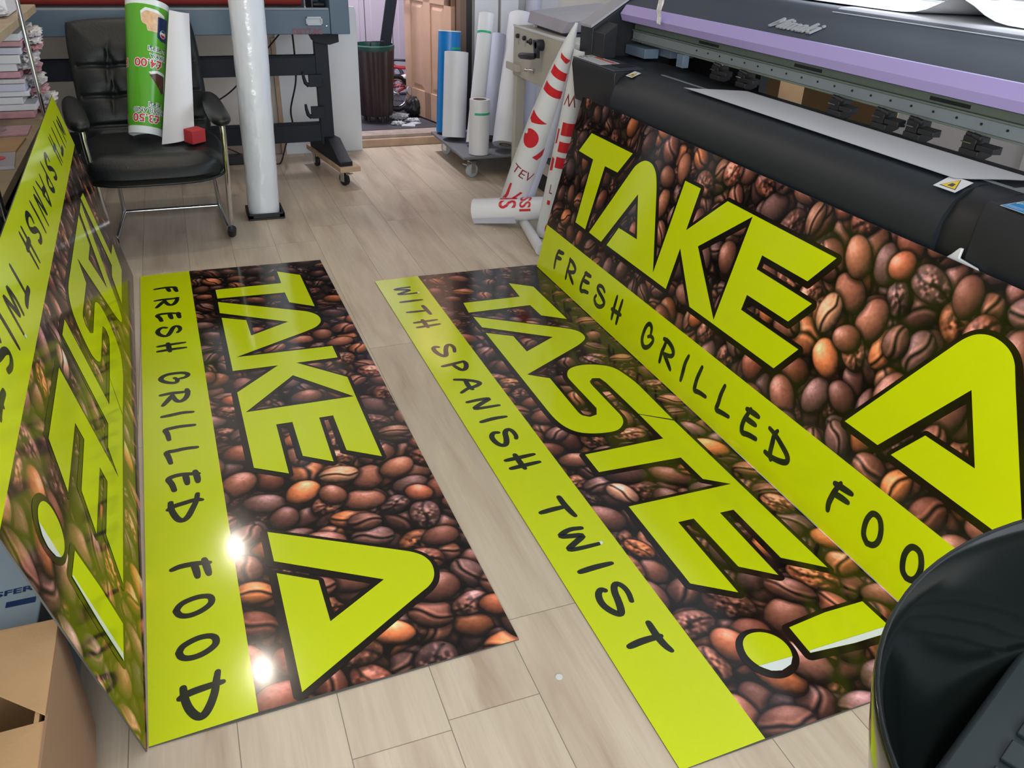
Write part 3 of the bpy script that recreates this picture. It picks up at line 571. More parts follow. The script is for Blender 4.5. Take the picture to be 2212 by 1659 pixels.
R2 = Matrix.Translation((-.195, 4.84, .665)) @ Matrix.Rotation(math.radians(67), 4, 'X') @ Matrix.Rotation(math.radians(1.5), 4, 'Z')
MB().add([tuple(R2 @ Vector(v)) for v in vs], fs).build('backrest', M['leather'], ch, smooth=True, auto=False)
for sx, (fx, bx) in ((1, (.150, .118)), (-1, (-.440, -.53))):
    # chrome leg: arm support down to the foot, along the floor to the rear bar
    leg = [(bx, 4.72, .585), (fx-.0*sx, 4.16, .60), (fx, 4.12, .585), (fx, 4.12, .55), (fx-.005*sx, 4.15, .4), (fx-.015*sx, 4.21, .15), (fx-.02*sx, 4.235, .055), (fx-.025*sx, 4.27, .028), (fx-.03*sx, 4.35, .022), (fx-.05*sx, 4.76, .022)]
    MB().tube(leg, .0125, 14).build('leg', M['chrome'], ch, smooth=True)
    MB().tube([(fx-.05*sx, 4.76, .022), (fx-.055*sx, 4.73, .2), (fx-.06*sx, 4.66, .345)], .011, 12).build('rear_strut', M['chrome'], ch, smooth=True)
    MB().tube([(fx-.017*sx, 4.222, .06), (fx-.02*sx, 4.245, .028), (fx-.02*sx, 4.29, .022)], .021, 14).build('foot_cap', M['rubber'], ch, smooth=True)
    pts = []; prof = [(0, .012), (.02, .034), (.07, .047), (.2, .05), (.45, .05), (.7, .046), (.86, .036), (.96, .022), (1, .006)]
    a, b = Vector((fx, 4.06, .615)), Vector((bx, 4.74, .615)); vs = []; n = 20
    for t, r in prof:
        c = a+(b-a)*t
        for k in range(n): w_ = 2*PI*k/n; vs.append((c.x+math.cos(w_)*r, c.y, c.z+math.sin(w_)*r*.62+(.012 if t > .6 else 0)))
    fs = [(i*n+k, i*n+(k+1) % n, (i+1)*n+(k+1) % n, (i+1)*n+k) for i in range(len(prof)-1) for k in range(n)]+[tuple(range(n)), tuple((len(prof)-1)*n+k for k in range(n))]
    MB().add(vs, fs).build('armrest', M['leather'], ch, smooth=True, sub=1)
MB().tube([(.10, 4.758, .024), (-.39, 4.764, .024)], .0105, 12).build('floor_bar', M['chrome'], ch, smooth=True)

# green printed roll, white half sheet, red block on the chair
def green_roll():
    R = Roll((-.205, 4.55, .466), (-.097, 4.78, 1.045), .077, .100, (.05, -1, .1))
    r = thing('printed_roll', 'bright green printed menu vinyl roll standing upside down on the leather chair', 'roll', R.p0)
    R.wall(.002).build('sheet', M['pwhite'], r, smooth=True)
    R.surf(.035, R.L-.028, off=.0006).build('green_print', M['green'], r, smooth=True)
    def T(s, size, ang, h, m_, off, name, bold=0.0, xs=1.0):
        vs, fs = text2d(s, size, bold=bold, xs=xs); R.wrap(vs, fs, ang, h, off, rot=PI).build(name, m_, r)
    for s, sz, an, h in (('£4.00', .052, .10, .335), ('£3.50', .052, .05, .075), ('DI', .052, -1.45, .335), ('6', .052, -1.5, .07)):
        T(s, sz, an, h, M['pwhite'], .0012, 'price_halo', .004, 1.12); T(s, sz, an, h, M['redprint'], .0018, 'price', .0008, 1.12)
    for s, an, h in (('TIKKA', .62, .37), ('& PEPSI', .55, .405), ('KEBAB AND', .28, .112), ('PEPSI', .52, .142)):
        T(s, .030, an, h, M['pwhite'], .0012, 'caption_halo', .003); T(s, .030, an, h, M['ink'], .0018, 'caption')
    # food tray pictures, drink label
    def E(p, an, h, m_, off, name): R.wrap(*poly2(p), an, h, off).build(name, m_, r)
    fd = [(-.05, .03), (-.03, .048), (.02, .045), (.06, .03), (.06, -.03), (.03, -.045), (-.02, -.045), (-.025, -.02), (-.045, -.01)]
    E([(x*1.08, y*1.1+.004) for x, y in fd], .22, R.L-.10, M['pwhite'], .0012, 'tray_print'); E(fd, .22, R.L-.105, M['food'], .0018, 'food_print')
    fd2 = [(-.035, .03), (0, .042), (.045, .035), (.05, -.04), (.03, -.05)]
    E([(x*1.12, y*1.12+.004) for x, y in fd2], .55, .255, M['pwhite'], .0012, 'tray_print'); E(fd2, .55, .25, M['foodbrown'], .0018, 'food_print')
    cup = [(-.022, .05), (.04, .05), (.04, -.06), (.0, -.06), (-.022, -.045)]
    E(cup, .72, R.L-.125, M['navy'], .0022, 'drink_label')
    E(ellipse(.019, .019), .82, R.L-.15, M['pwhite'], .0026, 'drink_badge'); E(ellipse(.015, .015, 14, PI, 2*PI), .82, R.L-.152, M['redprint'], .003, 'drink_badge'); E(ellipse(.015, .015, 14, .25, PI-.25), .82, R.L-.147, M['navy'], .003, 'drink_badge')
green_roll()
def white_sheet():
    P4 = [Vector(p) for p in ((.000, 4.665, 1.03), (.090, 4.69, 1.012), (.024, 4.445, .468), (-.132, 4.435, .445))]
    m = MB(); nx, ny = 14, 6
    for off in (0, .002):
        vs = []
        for j in range(ny+1):
            t = j/ny; a = P4[0].lerp(P4[3], t); b = P4[1].lerp(P4[2], t)
            for i in range(nx+1):
                s = i/nx; q = a.lerp(b, s); vs.append(q+Vector((0, -.022*math.sin(PI*s)-off, 0)))
        m.add(vs, [(j*(nx+1)+i, j*(nx+1)+i+1, (j+1)*(nx+1)+i+1, (j+1)*(nx+1)+i) for j in range(ny) for i in range(nx)])
    return m
o = white_sheet().build('curled_sheet', M['paper2'], off=(-.05, 4.45, .45), smooth=True); tag(o, 'blank white curled card strip standing on the leather chair beside the green roll', 'card')
q = MB(); mt = Matrix.Translation((.026, 4.40, .489)) @ Matrix.Rotation(.72, 4, 'Z') @ Matrix.Rotation(math.radians(7), 4, 'X')
q.box(-.042, .042, -.03, .03, -.032, .032, mt=mt); o = q.build('foam_block', M['redfoam'], off=(.026, 4.40, .457), bevel=.003); tag(o, 'small red foam block lying on the chair seat', 'block')

# ---------------------------------------------------------------- plastic wrapped roll in the middle
def wrapped_roll():
    p0, p1 = Vector((.327, 4.60, .012)), Vector((.385, 4.66, 1.75)); r = thing('wrapped_roll', 'tall white roll wrapped in clear plastic standing upright on a black end cap', 'roll', (.327, 4.60, 0))
    m = MB(); n = 64; vs = []; nz = 120
    for j in range(nz+1):
        t = j/nz; c = p0.lerp(p1, t)
        for k in range(n):
            w_ = 2*PI*k/n; rr = .0835+.004*t+.0035*noise.noise(Vector((math.cos(w_)*1.6, math.sin(w_)*1.6, t*9)))
            rr += .0016*noise.noise(Vector((math.cos(w_)*6, math.sin(w_)*6, t*30+w_*1.0)))
            vs.append(c+Vector((math.cos(w_), math.sin(w_), 0))*rr)
    m.add(vs, [(j*n+k, j*n+(k+1) % n, (j+1)*n+(k+1) % n, (j+1)*n+k) for j in range(nz) for k in range(n)]+[tuple(range(n)), tuple(nz*n+k for k in range(n))])
    m.build('film_wrapped_vinyl', M['skin'], r, smooth=True)
    b = MB(); x0, x1, y0, y1 = .232, .425, 4.50, 4.69; b.box(x0, x1, y0, y1, .0, .010)
    for (a, c, d, e) in ((x0, x1, y0, y0+.012), (x0, x1, y1-.012, y1), (x0, x0+.012, y0, y1), (x1-.012, x1, y0, y1)): b.box(a, c, d, e, .01, .034)
    for (a, c) in ((x0, y0), (x1-.03, y0), (x0, y1-.03), (x1-.03, y1-.03)): b.box(a, a+.03, c, c+.03, .01, .03)
    b.build('end_cap', M['rubber'], r, bevel=.003)
wrapped_roll()

# ---------------------------------------------------------------- laminator on its stand
lm = thing('laminating_machine', 'long blue grey laminator with red roller on a black floor stand', 'machine', (0, 5.4, 0))
b = MB(); b.box(-1.3, .853, 5.15, 5.20, .857, .985); b.box(-1.3, .853, 5.2, 5.72, .857, .90); b.box(-1.3, .853, 5.5, 5.72, .9, 1.42); b.build('housing', M['bluesteel'], lm, bevel=.004)
b = MB(); b.box(.855, .965, 5.15, 5.74, .855, 1.45); b.build('end_column', M['bluesteel'], lm, bevel=.004)
b = MB(); b.box(-1.3, .852, 5.155, 5.205, .985, .993); b.build('guide_strip', M['rail'], lm, bevel=.001)
b = MB(); b.tube([(-1.29, 5.305, 1.055), (.715, 5.305, 1.055)], .062, 32); b.build('pressure_roller', M['redroll'], lm, smooth=True)
b = MB(); b.tube([(.70, 5.3, 1.065), (.75, 5.3, 1.065)], .03, 20); b.box(.765, .775, 5.22, 5.45, .93, 1.3); b.tube([(.785, 5.3, 1.0), (.85, 5.3, 1.0)], .016, 12); b.build('roller_bearing', M['dark'], lm, bevel=.002)
b = MB(); b.tube([(.725, 5.21, .99), (.722, 5.21, 1.32)], .006, 8); b.build('safety_bar', M['chrome'], lm, smooth=True)
hd = MB(); x0, x1, z0, z1 = .717, .809, .905, .950
hd.box(x0, x1, 5.138, 5.15, z0, z0+.008); hd.box(x0, x1, 5.138, 5.15, z1-.010, z1); hd.box(x0, x0+.008, 5.138, 5.15, z0, z1); hd.box(x1-.008, x1, 5.138, 5.15, z0, z1); hd.box(x0, x1, 5.146, 5.15, z0, z1); hd.build('recessed_handle', M['grey'], lm, bevel=.0015)
t = MB(); mt = basis((.722, 5.1485, .871), (1, 0, 0), (0, 0, 1)); put_text(t, 'DRYTAC', .044, mt, bold=.0012); t.build('maker_lettering', mat('faded red lettering', '7c3f4a', .5), lm)
t = MB(); t.lathe([(.004, 0), (.004, .004), (0, .005)], (.832, 5.15, .90), (0, -1, 0), 12); t.build('screw', M['chrome'], lm)
# stand
st = MB(); st.box(.772, .852, 5.285, 5.345, .2, .80); st.build('post', M['blacksteel'], lm, bevel=.003)
st = MB(); st.prism([(.745, .857), (.915, .857), (.915, .80), (.86, .785), (.772, .80)], 5.26, 5.40, 1); st.build('top_bracket', M['blacksteel'], lm, bevel=.002)
for z0, z1 in ((.614, .727), (.22, .335)):
    s2 = MB(); s2.box(-1.28, .80, 5.29, 5.335, z0, z1); s2.box(-1.28, .772, 5.286, 5.30, z1-.012, z1-.003); s2.build('cross_beam', M['blacksteel'], lm, bevel=.003)
fm = rotz((.83, 5.3, 0), math.radians(9))
ft = MB(); ft.prism([(5.02, .125), (5.60, .125), (5.60, .175), (5.42, .24), (5.22, .25), (5.07, .165), (5.02, .15)], .785, .865, 0)
ft.v = [tuple(fm @ Vector(v)) for v in ft.v]; ft.build('foot', M['blacksteel'], lm, bevel=.003)
for zz in (.40, .585):
    hk = MB(); hk.box(.72, .80, 5.26, 5.285, zz-.035, zz+.035); pts = [(.72, 5.272, zz-.028), (.70, 5.272, zz-.012), (.692, 5.272, zz+.02), (.69, 5.272, zz+.05)]
    hk.tube(pts, [.014, .012, .010, .008], 10); hk.build('roll_hook', M['blacksteel'], lm, bevel=.002)
wb = MB(); wb.box(.775, .905, 4.99, 5.66, .094, .1245, mt=fm); wb.build('timber_block', M['wood'], lm, bevel=.003)
def castor(parent, c, r=.034, ang=.4, wheelmat=None, top=None, plate=True):
    x, y = c; a = Matrix.Translation((x, y, 0)) @ Matrix.Rotation(ang, 4, 'Z'); top = top or r*2+.012
    k = MB(); k.lathe([(0, -.012), (r*.75, -.012), (r, -.010), (r, .010), (r*.75, .012), (0, .012)], tuple(a @ Vector((.0, -.0, r))), tuple((a.to_3x3() @ Vector((1, 0, 0)))), 24)
    w_ = k.build('castor_wheel', wheelmat or M['rubber'], parent, smooth=True)
    k = MB()
    for s in (-.016, .016): k.box(s-.0015, s+.0015, -.016, .02, r*.6, top-.006, mt=a)
    k.box(-.02, .02, -.022, .026, top-.006, top, mt=a); k.tube([tuple(a @ Vector((-.018, 0, r))), tuple(a @ Vector((.018, 0, r)))], .006, 10)
    if plate: k.box(-.008, .008, -.052, -.016, top-.018, top-.010, mt=a); k.box(-.022, .022, -.060, -.046, top-.018, top-.012, mt=a)
    f_ = k.build('castor_fork', M['chrome'], parent, bevel=.001)
castor(lm, (.858, 5.06), .039, .5, top=.0935); castor(lm, (.768, 5.56), .039, .2, top=.0935)
# the machine continues behind the chair: its second leg
s3 = MB(); s3.box(-1.1, -1.02, 5.285, 5.345, .10, .86); s3.box(-1.1, -1.02, 5.0, 5.62, .03, .12); s3.build('post', M['blacksteel'], lm, bevel=.003)
castor(lm, (-1.06, 5.06), .014, .5, top=.03, plate=False); castor(lm, (-1.06, 5.55), .014, .2, top=.03, plate=False)

# cables hanging from the laminator
def cable(name, pts, r, label, m_='rubber', cat='cable'):
    P0 = [Vector(p) for p in pts]; out = []
    for i in range(len(P0)-1):
        a, b_, c, d = P0[max(0, i-1)], P0[i], P0[i+1], P0[min(len(P0)-1, i+2)]
        for k in range(8):
            t = k/8; out.append(.5*((2*b_)+(c-a)*t+(2*a-5*b_+4*c-d)*t*t+(3*b_-a-3*c+d)*t**3))
    out.append(P0[-1]); o = MB().tube(out, r, 8).build(name, M[m_], off=P0[-1], smooth=True); return tag(o, label, cat)
cable('power_cable', [(.665, 5.40, .857), (.67, 5.42, .70), (.665, 5.45, .55), (.625, 5.5, .38), (.64, 5.62, .24), (.60, 5.72, .12), (.545, 5.66, .01), (.50, 5.66, .006)], .0055, 'black power cable hanging from the laminator down to the floor beside the post')
cable('thin_cable', [(.62, 5.42, .857), (.52, 5.44, .75), (.42, 5.46, .64), (.28, 5.5, .50), (.15, 5.52, .42), (.03, 5.5, .36), (-.2, 5.48, .30)], .0045, 'thin black cable sloping down to the left behind the chair and white roll')
cable('loose_cable', [(-.33, 5.5, .74), (-.42, 5.48, .66), (-.5, 5.46, .52), (-.55, 5.5, .36), (-.5, 5.55, .3)], .004, 'thin black cable looping by the left armrest')
ad = thing('power_adapter', 'small dark grey power adapter on the floor by the skirting board', 'adapter', (.27, 5.74, 0))
MB().box(.215, .32, 5.70, 5.79, 0, .055).build('case', M['ring'], ad, bevel=.008)
MB().tube([(.30, 5.76, .055), (.26, 5.78, .075), (.20, 5.80, .10), (.215, 5.82, .13), (.30, 5.83, .145)], .004, 8).build('lead', M['ring'], ad, smooth=True)

# white board leaning on the wall left of the doorway
wb = MB(); wb.prism([(.614, .001), (1.145, .001), (1.152, .9), (1.14, .935), (.614, .96)], 5.905, 5.925, 1); o = wb.build('leaning_board', M['white'], off=(.87, 5.915, 0)); tag(o, 'plain white board standing against the wall between laminator and doorway', 'board')
wb = MB().box(.585, .612, 5.90, 5.93, 0, .75); o = wb.build('timber_batten', M['wood'], off=(.6, 5.915, 0), bevel=.002); tag(o, 'narrow pale timber strip standing at the left edge of the white wall board', 'batten')

# ---------------------------------------------------------------- hall: bin, post, bicycle, rubbish
bn = thing('waste_bin', 'brown fluted plastic bin with a green liner standing in the hall', 'bin', (1.375, 6.47, .08))
def flute(w_, h): return 1+.045*(1 if math.sin(w_*14) > 0 else -1)*min(1, abs(math.sin(w_*14))*3)
k = MB(); k.lathe([(.118, .05), (.125, .06), (.148, .5), (.150, .53)], (1.375, 6.47, .08), n=112, wob=flute); k.lathe([(0, .052), (.118, .052)], (1.375, 6.47, .08), n=112); k.build('body', M['bin'], bn, smooth=True)
for a in range(5): MB().tube([(1.375+.09*math.cos(a*1.257-1.2), 6.47+.09*math.sin(a*1.257-1.2), .08), (1.375+.09*math.cos(a*1.257-1.2), 6.47+.09*math.sin(a*1.257-1.2), .13)], .014, 8).build('foot', M['bin'], bn, smooth=True)
k = MB(); k.lathe([(.152, .515), (.158, .53), (.158, .55), (.146, .555), (.140, .50), (.12, .2), (0, .2)], (1.375, 6.47, .08), n=56, wob=lambda w_, h: 1+.012*math.sin(w_*12)); k.build('liner', M['bingreen'], bn, smooth=True)
k = MB(); k.tube([(1.33, 6.345, .63), (1.33, 6.335, .662), (1.338, 6.332, .668), (1.425, 6.335, .668), (1.433, 6.338, .662), (1.433, 6.345, .63)], .004, 8); k.build('handle', M['dark'], bn, smooth=True)
k = MB(); mt = basis((1.47, 6.50, .60), (1, 0, -.2), (.27, .02, 1)); k.box(-.04, .04, 0, 1.15, -.012, .012, mt=mt); o = k.build('black_post', M['blacksteel'], off=(1.455, 6.5, .62), bevel=.002); tag(o, 'flat black metal bar leaning up out of the brown bin', 'bar')
bk = thing('bicycle', 'small red and white bicycle lying behind the bin in the hall', 'bicycle', (1.62, 6.85, .08))
def wheel(c, R, nrm, hubname='wheel'):
    nrm = Vector(nrm).normalized(); a = nrm.cross(Vector((0, 0, 1))).normalized(); b_ = nrm.cross(a); c = Vector(c)
    MB().tube([c+(a*math.cos(t*PI/18)+b_*math.sin(t*PI/18))*R for t in range(36)], .017, 10, closed=True).build('tyre', M['tyre'], bk, smooth=True)
    MB().tube([c+(a*math.cos(t*PI/18)+b_*math.sin(t*PI/18))*(R-.022) for t in range(36)], .007, 8, closed=True).build('rim', M['chrome'], bk, smooth=True)
    s = MB()
    for t in range(14): s.tube([c, c+(a*math.cos(t*PI/7)+b_*math.sin(t*PI/7))*(R-.022)], .0015, 5)
    s.tube([c-nrm*.03, c+nrm*.03], .014, 10); s.build('spokes', M['chrome'], bk)
wheel((1.60, 6.72, .235), .125, (.35, -1, .15)); wheel((1.60, 7.02, .36), .125, (.2, -.35, 1))
fr_ = [((1.55, 6.84, .42), (1.80, 6.80, .40), .013, 'bred'), ((1.53, 6.78, .30), (1.80, 6.82, .385), .015, 'bred'), ((1.58, 6.8, .27), (1.80, 6.76, .30), .014, 'bred'), ((1.60, 6.74, .235), (1.80, 6.8, .31), .010, 'bred'), ((1.64, 6.77, .335), (1.8, 6.75, .375), .022, 'white'), ((1.56, 6.86, .34), (1.72, 6.84, .355), .009, 'navy')]
for a, b_, r_, mm in fr_: MB().tube([a, b_], r_, 12).build('frame_tube', M[mm], bk, smooth=True)
MB().tube([(1.56, 6.86, .455), (1.63, 6.82, .47), (1.72, 6.80, .465), (1.82, 6.83, .45)], .010, 10).build('handlebar', M['dark'], bk, smooth=True)
MB().lathe([(.0, -.01), (.035, -.008), (.038, 0), (.035, .008), (0, .01)], (1.70, 6.66, .26), (.3, -1, .2), 20).build('chain_ring', M['chrome'], bk, smooth=True)
MB().tube([(1.70, 6.66, .26), (1.74, 6.64, .20), (1.76, 6.62, .20)], .009, 8).build('pedal', M['dark'], bk, smooth=True)
def blob(c, rx, ry, rz, seed, amp=.35, n=20, fq=2.2):
    m = MB(); vs = []
    for i in range(n+1):
        for j in range(2*n):
            th = PI*i/n; ph = PI*j/n; d = Vector((math.sin(th)*math.cos(ph), math.sin(th)*math.sin(ph), math.cos(th))); k_ = 1+amp*noise.noise(d*fq+Vector((seed, 0, 0)))+amp*.5*noise.noise(d*fq*3+Vector((seed, 5, 0)))
            vs.append((c[0]+d.x*rx*k_, c[1]+d.y*ry*k_, max(c[2]-rz, c[2]+d.z*rz*k_)))
    N = 2*n; m.add(vs, [(i*N+j, i*N+(j+1) % N, (i+1)*N+(j+1) % N, (i+1)*N+j) for i in range(n) for j in range(N)]); return m
o = blob((1.70, 6.56, .15), .07, .06, .075, 3, .3).build('black_bag', M['black'], off=(1.70, 6.56, .08), smooth=True, auto=False); tag(o, 'crumpled black bag on the hall floor against the pine door', 'bag')
for i, (x, y, r_, lb) in enumerate(((1.56, 6.50, .05, 'crumpled clear plastic wrap on the hall floor right of the bin'), (1.50, 6.30, .032, 'small scrap of crumpled foil just in front of the bin'), (1.64, 6.37, .034, 'crumpled clear film heap between bin and pine door'))):
    o = blob((x, y, .08+r_*.4), r_*1.3, r_, r_*.4, i*7+1, .7, 22, 3.5).build('crumpled_wrap', M['foil'], off=(x, y, .08)); tag(o, lb, 'rubbish', 'crumpled wrappings in the hall')
for (x, y, a, lb) in ((1.63, 6.30, .5, 'folded grey leaflet on the hall floor near the pine door'), (1.57, 6.24, -.3, 'small torn paper on the hall threshold in front of the leaflet')):
    k = MB(); mt = Matrix.Translation((x, y, .0815)) @ Matrix.Rotation(a, 4, 'Z'); k.box(-.05, .05, -.03, .03, 0, .003, mt=mt); k.box(-.04, .04, -.02, .03, .003, .006, mt=mt @ Matrix.Rotation(.2, 4, 'Z')); o = k.build('leaflet', M['paper'], off=(x, y, .08)); tag(o, lb, 'paper')

# ---------------------------------------------------------------- trolley with vinyl rolls
tr = thing('roll_trolley', 'grey wheeled trolley base carrying the vinyl rolls', 'trolley', (1.85, 5.35, 0))
MB().box(1.615, 2.25, 5.018, 5.78, .118, .135).build('base_plate', M['trolleygrey'], tr, bevel=.003)
for (x, y, a) in ((1.695, 5.66, .5), (1.68, 5.045, -1.2), (2.16, 5.08, .4), (2.18, 5.70, .9)):
    castor(tr, (x, y), .043, a, M['grey'], top=.104)
    MB().box(x-.022, x+.022, y-.022, y+.022, .1045, .1175).build('castor_block', M['dark'], tr)
def vroll(name, p0, p1, r, m_, core, label, group='vinyl rolls on the trolley', tape=None, taper=1.0, extra=None):
    ax = (Vector(p1)-Vector(p0)).normalized(); lift = r*math.sqrt(max(0, 1-ax.z**2)); p0 = Vector(p0)+Vector((0, 0, lift+.001))
    R = Roll(p0, p1, r, r*taper, (-.3, -1, 0)); t = thing(name, label, 'roll', p0, group); rt = r*taper
    m = MB(); R.surf(0, R.L, m=m); n = 48
    for h, rr in ((0, r), (R.L, rt)):
        vs = [R.at(2*PI*k/n, h) for k in range(n)]+[R.at(2*PI*k/n, h, core-rr) for k in range(n)]
        m.add(vs, [(k, (k+1) % n, n+(k+1) % n, n+k) for k in range(n)])
    m.build('film', m_, t, smooth=True)
    c = MB(); Rc = Roll(p0, p1, core, core, (-.3, -1, 0)); Rc.surf(.001, R.L-.0005, m=c); Rc.surf(.001, R.L-.0005, off=-.004, m=c); c.build('core_tube', M['core'], t, smooth=True)
    if tape:
        h, a0, a1 = tape; tm = R.surf(h-.007, h+.007, a0, a1, .0012); tm.build('tape_strip', M['tape'], t, smooth=True)
    if extra: R.surf(R.L-.006, R.L+.0006, off=.0006).build('film_end', M['pwhite'], t, smooth=True)
    return t, R
vroll('vinyl_roll', (1.713, 5.70, .1355), (1.755, 5.76, .80), .077, M['bluevinyl'], .040, 'bright blue vinyl roll with green tape, leftmost on the trolley', tape=(.55, .2, 1.7), extra=1)
vroll('vinyl_roll', (1.700, 5.50, .1355), (1.752, 5.60, .685), .080, M['paper2'], .038, 'wide white vinyl roll just in front of the blue roll')
vroll('vinyl_roll', (1.775, 5.30, .1355), (1.935, 5.52, .925), .050, M['paper2'], .036, 'tall slim white roll leaning right, green tape near its top', tape=(.70, -1.6, .9))
vroll('vinyl_roll', (1.93, 5.42, .1355), (2.075, 5.68, .775), .056, M['paper3'], .036, 'bluish white roll leaning behind the tall taped roll')
vroll('vinyl_roll', (1.740, 5.087, .1355), (1.745, 5.09, .475), .0645, M['paper2'], .041, 'short white roll with green tape at the front of the trolley', tape=(.255, -.5, 1.45))
vroll('vinyl_roll', (1.93, 5.11, .1355), (2.16, 5.47, .915), .084, M['paper2'], .040, 'thick plain white roll leaning beside the cream guillotine')
# white boards behind the trolley
for i, (x0, x1, y, z1, lb) in enumerate(((1.985, 2.16, 5.93, 1.9, 'white board strip against the back wall behind the blue roll'), (2.17, 2.30, 5.90, 2.0, 'second white board strip against the back wall, behind the bluish white roll'), (2.31, 2.62, 5.93, 1.8, 'wide white board against the back wall right of the trolley'))):
    o = MB().box(x0, x1, y-.012, y+.012, .001, z1).build('white_board', M['white'], off=((x0+x1)/2, y, 0), bevel=.002); tag(o, lb, 'board', 'white boards behind the roll trolley')
o = MB().tube([(2.36, 5.80, .05), (2.42, 5.86, 1.9)], .055, 24).build('white_tube', M['paper3'], off=(2.36, 5.8, 0), smooth=True); tag(o, 'tall pale tube standing behind the trolley next to the guillotine', 'tube')

# ---------------------------------------------------------------- cream guillotine / press on its steel table
gl = thing('guillotine', 'cream metal cutting machine with black crank handle and grey lid', 'machine', (2.2, 4.5, 0))
b = MB(); b.prism([(1.93, .913), (2.50, .913), (2.50, .632), (1.93, .632)], 4.02, 5.01, 1); b.build('cabinet', M['cream'], gl, bevel=.005)
b = MB(); b.box(1.926, 1.936, 4.02, 5.01, .905, .918); b.build('front_lip', M['white'], gl, bevel=.002)
b = MB()
b.add([(2.00, 4.93, 1.0), (2.00, 4.36, .992), (2.45, 4.36, 1.04), (2.45, 4.93, 1.04), (1.985, 4.93, .935), (1.985, 4.42, .930), (2.45, 4.42, .95), (2.45, 4.93, .95)], [(0,1,2,3), (0,4,5,1), (1,5,6,2), (3,2,6,7), (0,3,7,4), (4,7,6,5)])
b.build('lid', M['greylid'], gl, bevel=.003)
MB().box(2.005, 2.03, 4.86, 4.885, .914, .934).build('lid_foot', M['white'], gl)
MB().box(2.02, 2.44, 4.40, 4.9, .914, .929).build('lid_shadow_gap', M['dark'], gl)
for (y, n_) in ((4.918, 0), (4.81, 1)):
    s = MB(); s.lathe([(.0, .0), (.013, .0), (.013, .012), (.009, .017), (0, .017)], (1.926, y, .862), (-1, 0, 0), 20); s.build('slot_knob', M['dark'], gl, smooth=True)
    s = MB(); s.box(1.9265, 1.93, y-.006, y+.006, .815, .85); s.build('slot', M['greylid'], gl)
s = MB(); s.lathe([(0, 0), (.017, 0), (.019, .006), (.015, .012), (.008, .02), (.008, .03), (0, .03)], (1.93, 4.723, .853), (-1, 0, 0), 8); s.build('star_knob', M['dark'], gl, smooth=True)
s = MB(); s.lathe([(0, 0), (.03, 0), (.03, .035), (.02, .045), (0, .045)], (1.93, 4.55, .856), (-1, 0, 0), 24)
s.add([(1.885, 4.595, .88), (1.885, 4.53, .88), (1.885, 4.525, .79), (1.885, 4.565, .79), (1.905, 4.595, .88), (1.905, 4.53, .88), (1.905, 4.525, .79), (1.905, 4.565, .79)], [(0,1,2,3), (4,7,6,5), (0,4,5,1), (1,5,6,2), (2,6,7,3), (3,7,4,0)])
s.build('crank_hub', M['dark'], gl, bevel=.002)
MB().tube([(1.88, 4.54, .800), (1.86, 4.56, .797), (1.86, 4.69, .783), (1.86, 4.715, .781)], [.016, .018, .018, .014], 16).build('crank_handle', M['dark'], gl, smooth=True)
s = MB(); s.box(1.905, 1.93, 4.87, 4.885, .665, .705); s.box(1.895, 1.908, 4.87, 5.04, .665, .705); s.build('bracket', M['cream'], gl, bevel=.002)
s = MB(); s.lathe([(0, 0), (.014, 0), (.014, .03), (.007, .03), (.007, .05), (.010, .05), (.010, .065), (0, .065)], (1.93, 4.66, .703), (-.6, .75, 0), 20); s.build('clamp_screw', M['chrome'], gl, smooth=True)
for x in (1.932, 2.44):
    for y in (4.03, 4.94): MB().box(x, x+.055, y, y+.055, 0, .632).build('leg', M['cream'], gl, bevel=.002)
s = MB(); s.box(1.935, 1.975, 4.08, 4.945, .15, .20); s.build('side_rail', M['cream'], gl, bevel=.002)
s = MB(); s.box(1.98, 2.45, 4.06, 4.98, .15, .165); s.build('lower_shelf', M['dark'], gl)
s = MB(); s.box(2.46, 2.475, 4.08, 4.96, .2, .62); s.build('rear_panel', M['greylid'], gl)
vroll('paper_roll', (2.12, 4.80, .1665), (2.12, 4.80, .50), .055, M['paper2'], .040, 'pale roll standing on the shelf inside the cream table', group=None)
o = MB().prism([(2.0, .002), (2.30, .002), (2.30, .14), (2.03, .14)], 4.30, 4.72, 1).build('black_case', M['black'], off=(2.15, 4.5, 0), bevel=.004); tag(o, 'black case on the floor under the cream guillotine table', 'case')

# ---------------------------------------------------------------- banner rolls with red print
def banner(name, p0, p1, r0, r1, label, ref=(-.35, -1, .25), group=None, rf=None):
    R = Roll(p0, p1, r0, r1, ref); R.rf = rf; t = thing(name, label, 'roll', p0, group)
    R.wall(.002).build('sheet', M['paper2'], t, smooth=True); return t, R
def pr(R, t, pts, ang, h, m_='redprint', name='red_print', off=.0012): R.wrap(*poly2(pts), ang, h, off).build(name, M[m_], t)
def txt(R, t, s, size, ang, h, m_='redprint', rot=0, name='red_lettering', **k):
    vs, fs = text2d(s, size, **k); R.wrap(vs, fs, ang, h, .0014, rot=rot).build(name, M[m_], t)
t, R = banner('banner_roll', (1.600, 4.16, .022), (1.728, 3.69, 1.06), .072, .020, 'white banner roll with red lettering leaning up towards the left end of the printer', rf=[(0, .072), (.3, .074), (.55, .066), (.78, .046), (.92, .026), (1, .006)])
MB().tube([(1.665, 4.13, .045), (1.715, 3.88, .58), (1.748, 3.735, .94)], [.044, .040, .014], 28).build('inner_turn', M['paper3'], t, smooth=True)
pr(R, t, [(-.03, .02), (.03, -.005), (.012, -.022), (-.022, -.002)], .1, .985)
pr(R, t, [(-.05, .035), (.04, .010), (.04, -.030), (-.05, -.008)], .1, .905); pr(R, t, [(-.06, .035), (.05, .008), (.05, -.032), (-.06, -.010)], .1, .815)
pr(R, t, [(-.05, .03), (.05, -.005), (-.03, -.03), (-.05, -.02)], -.35, .655)
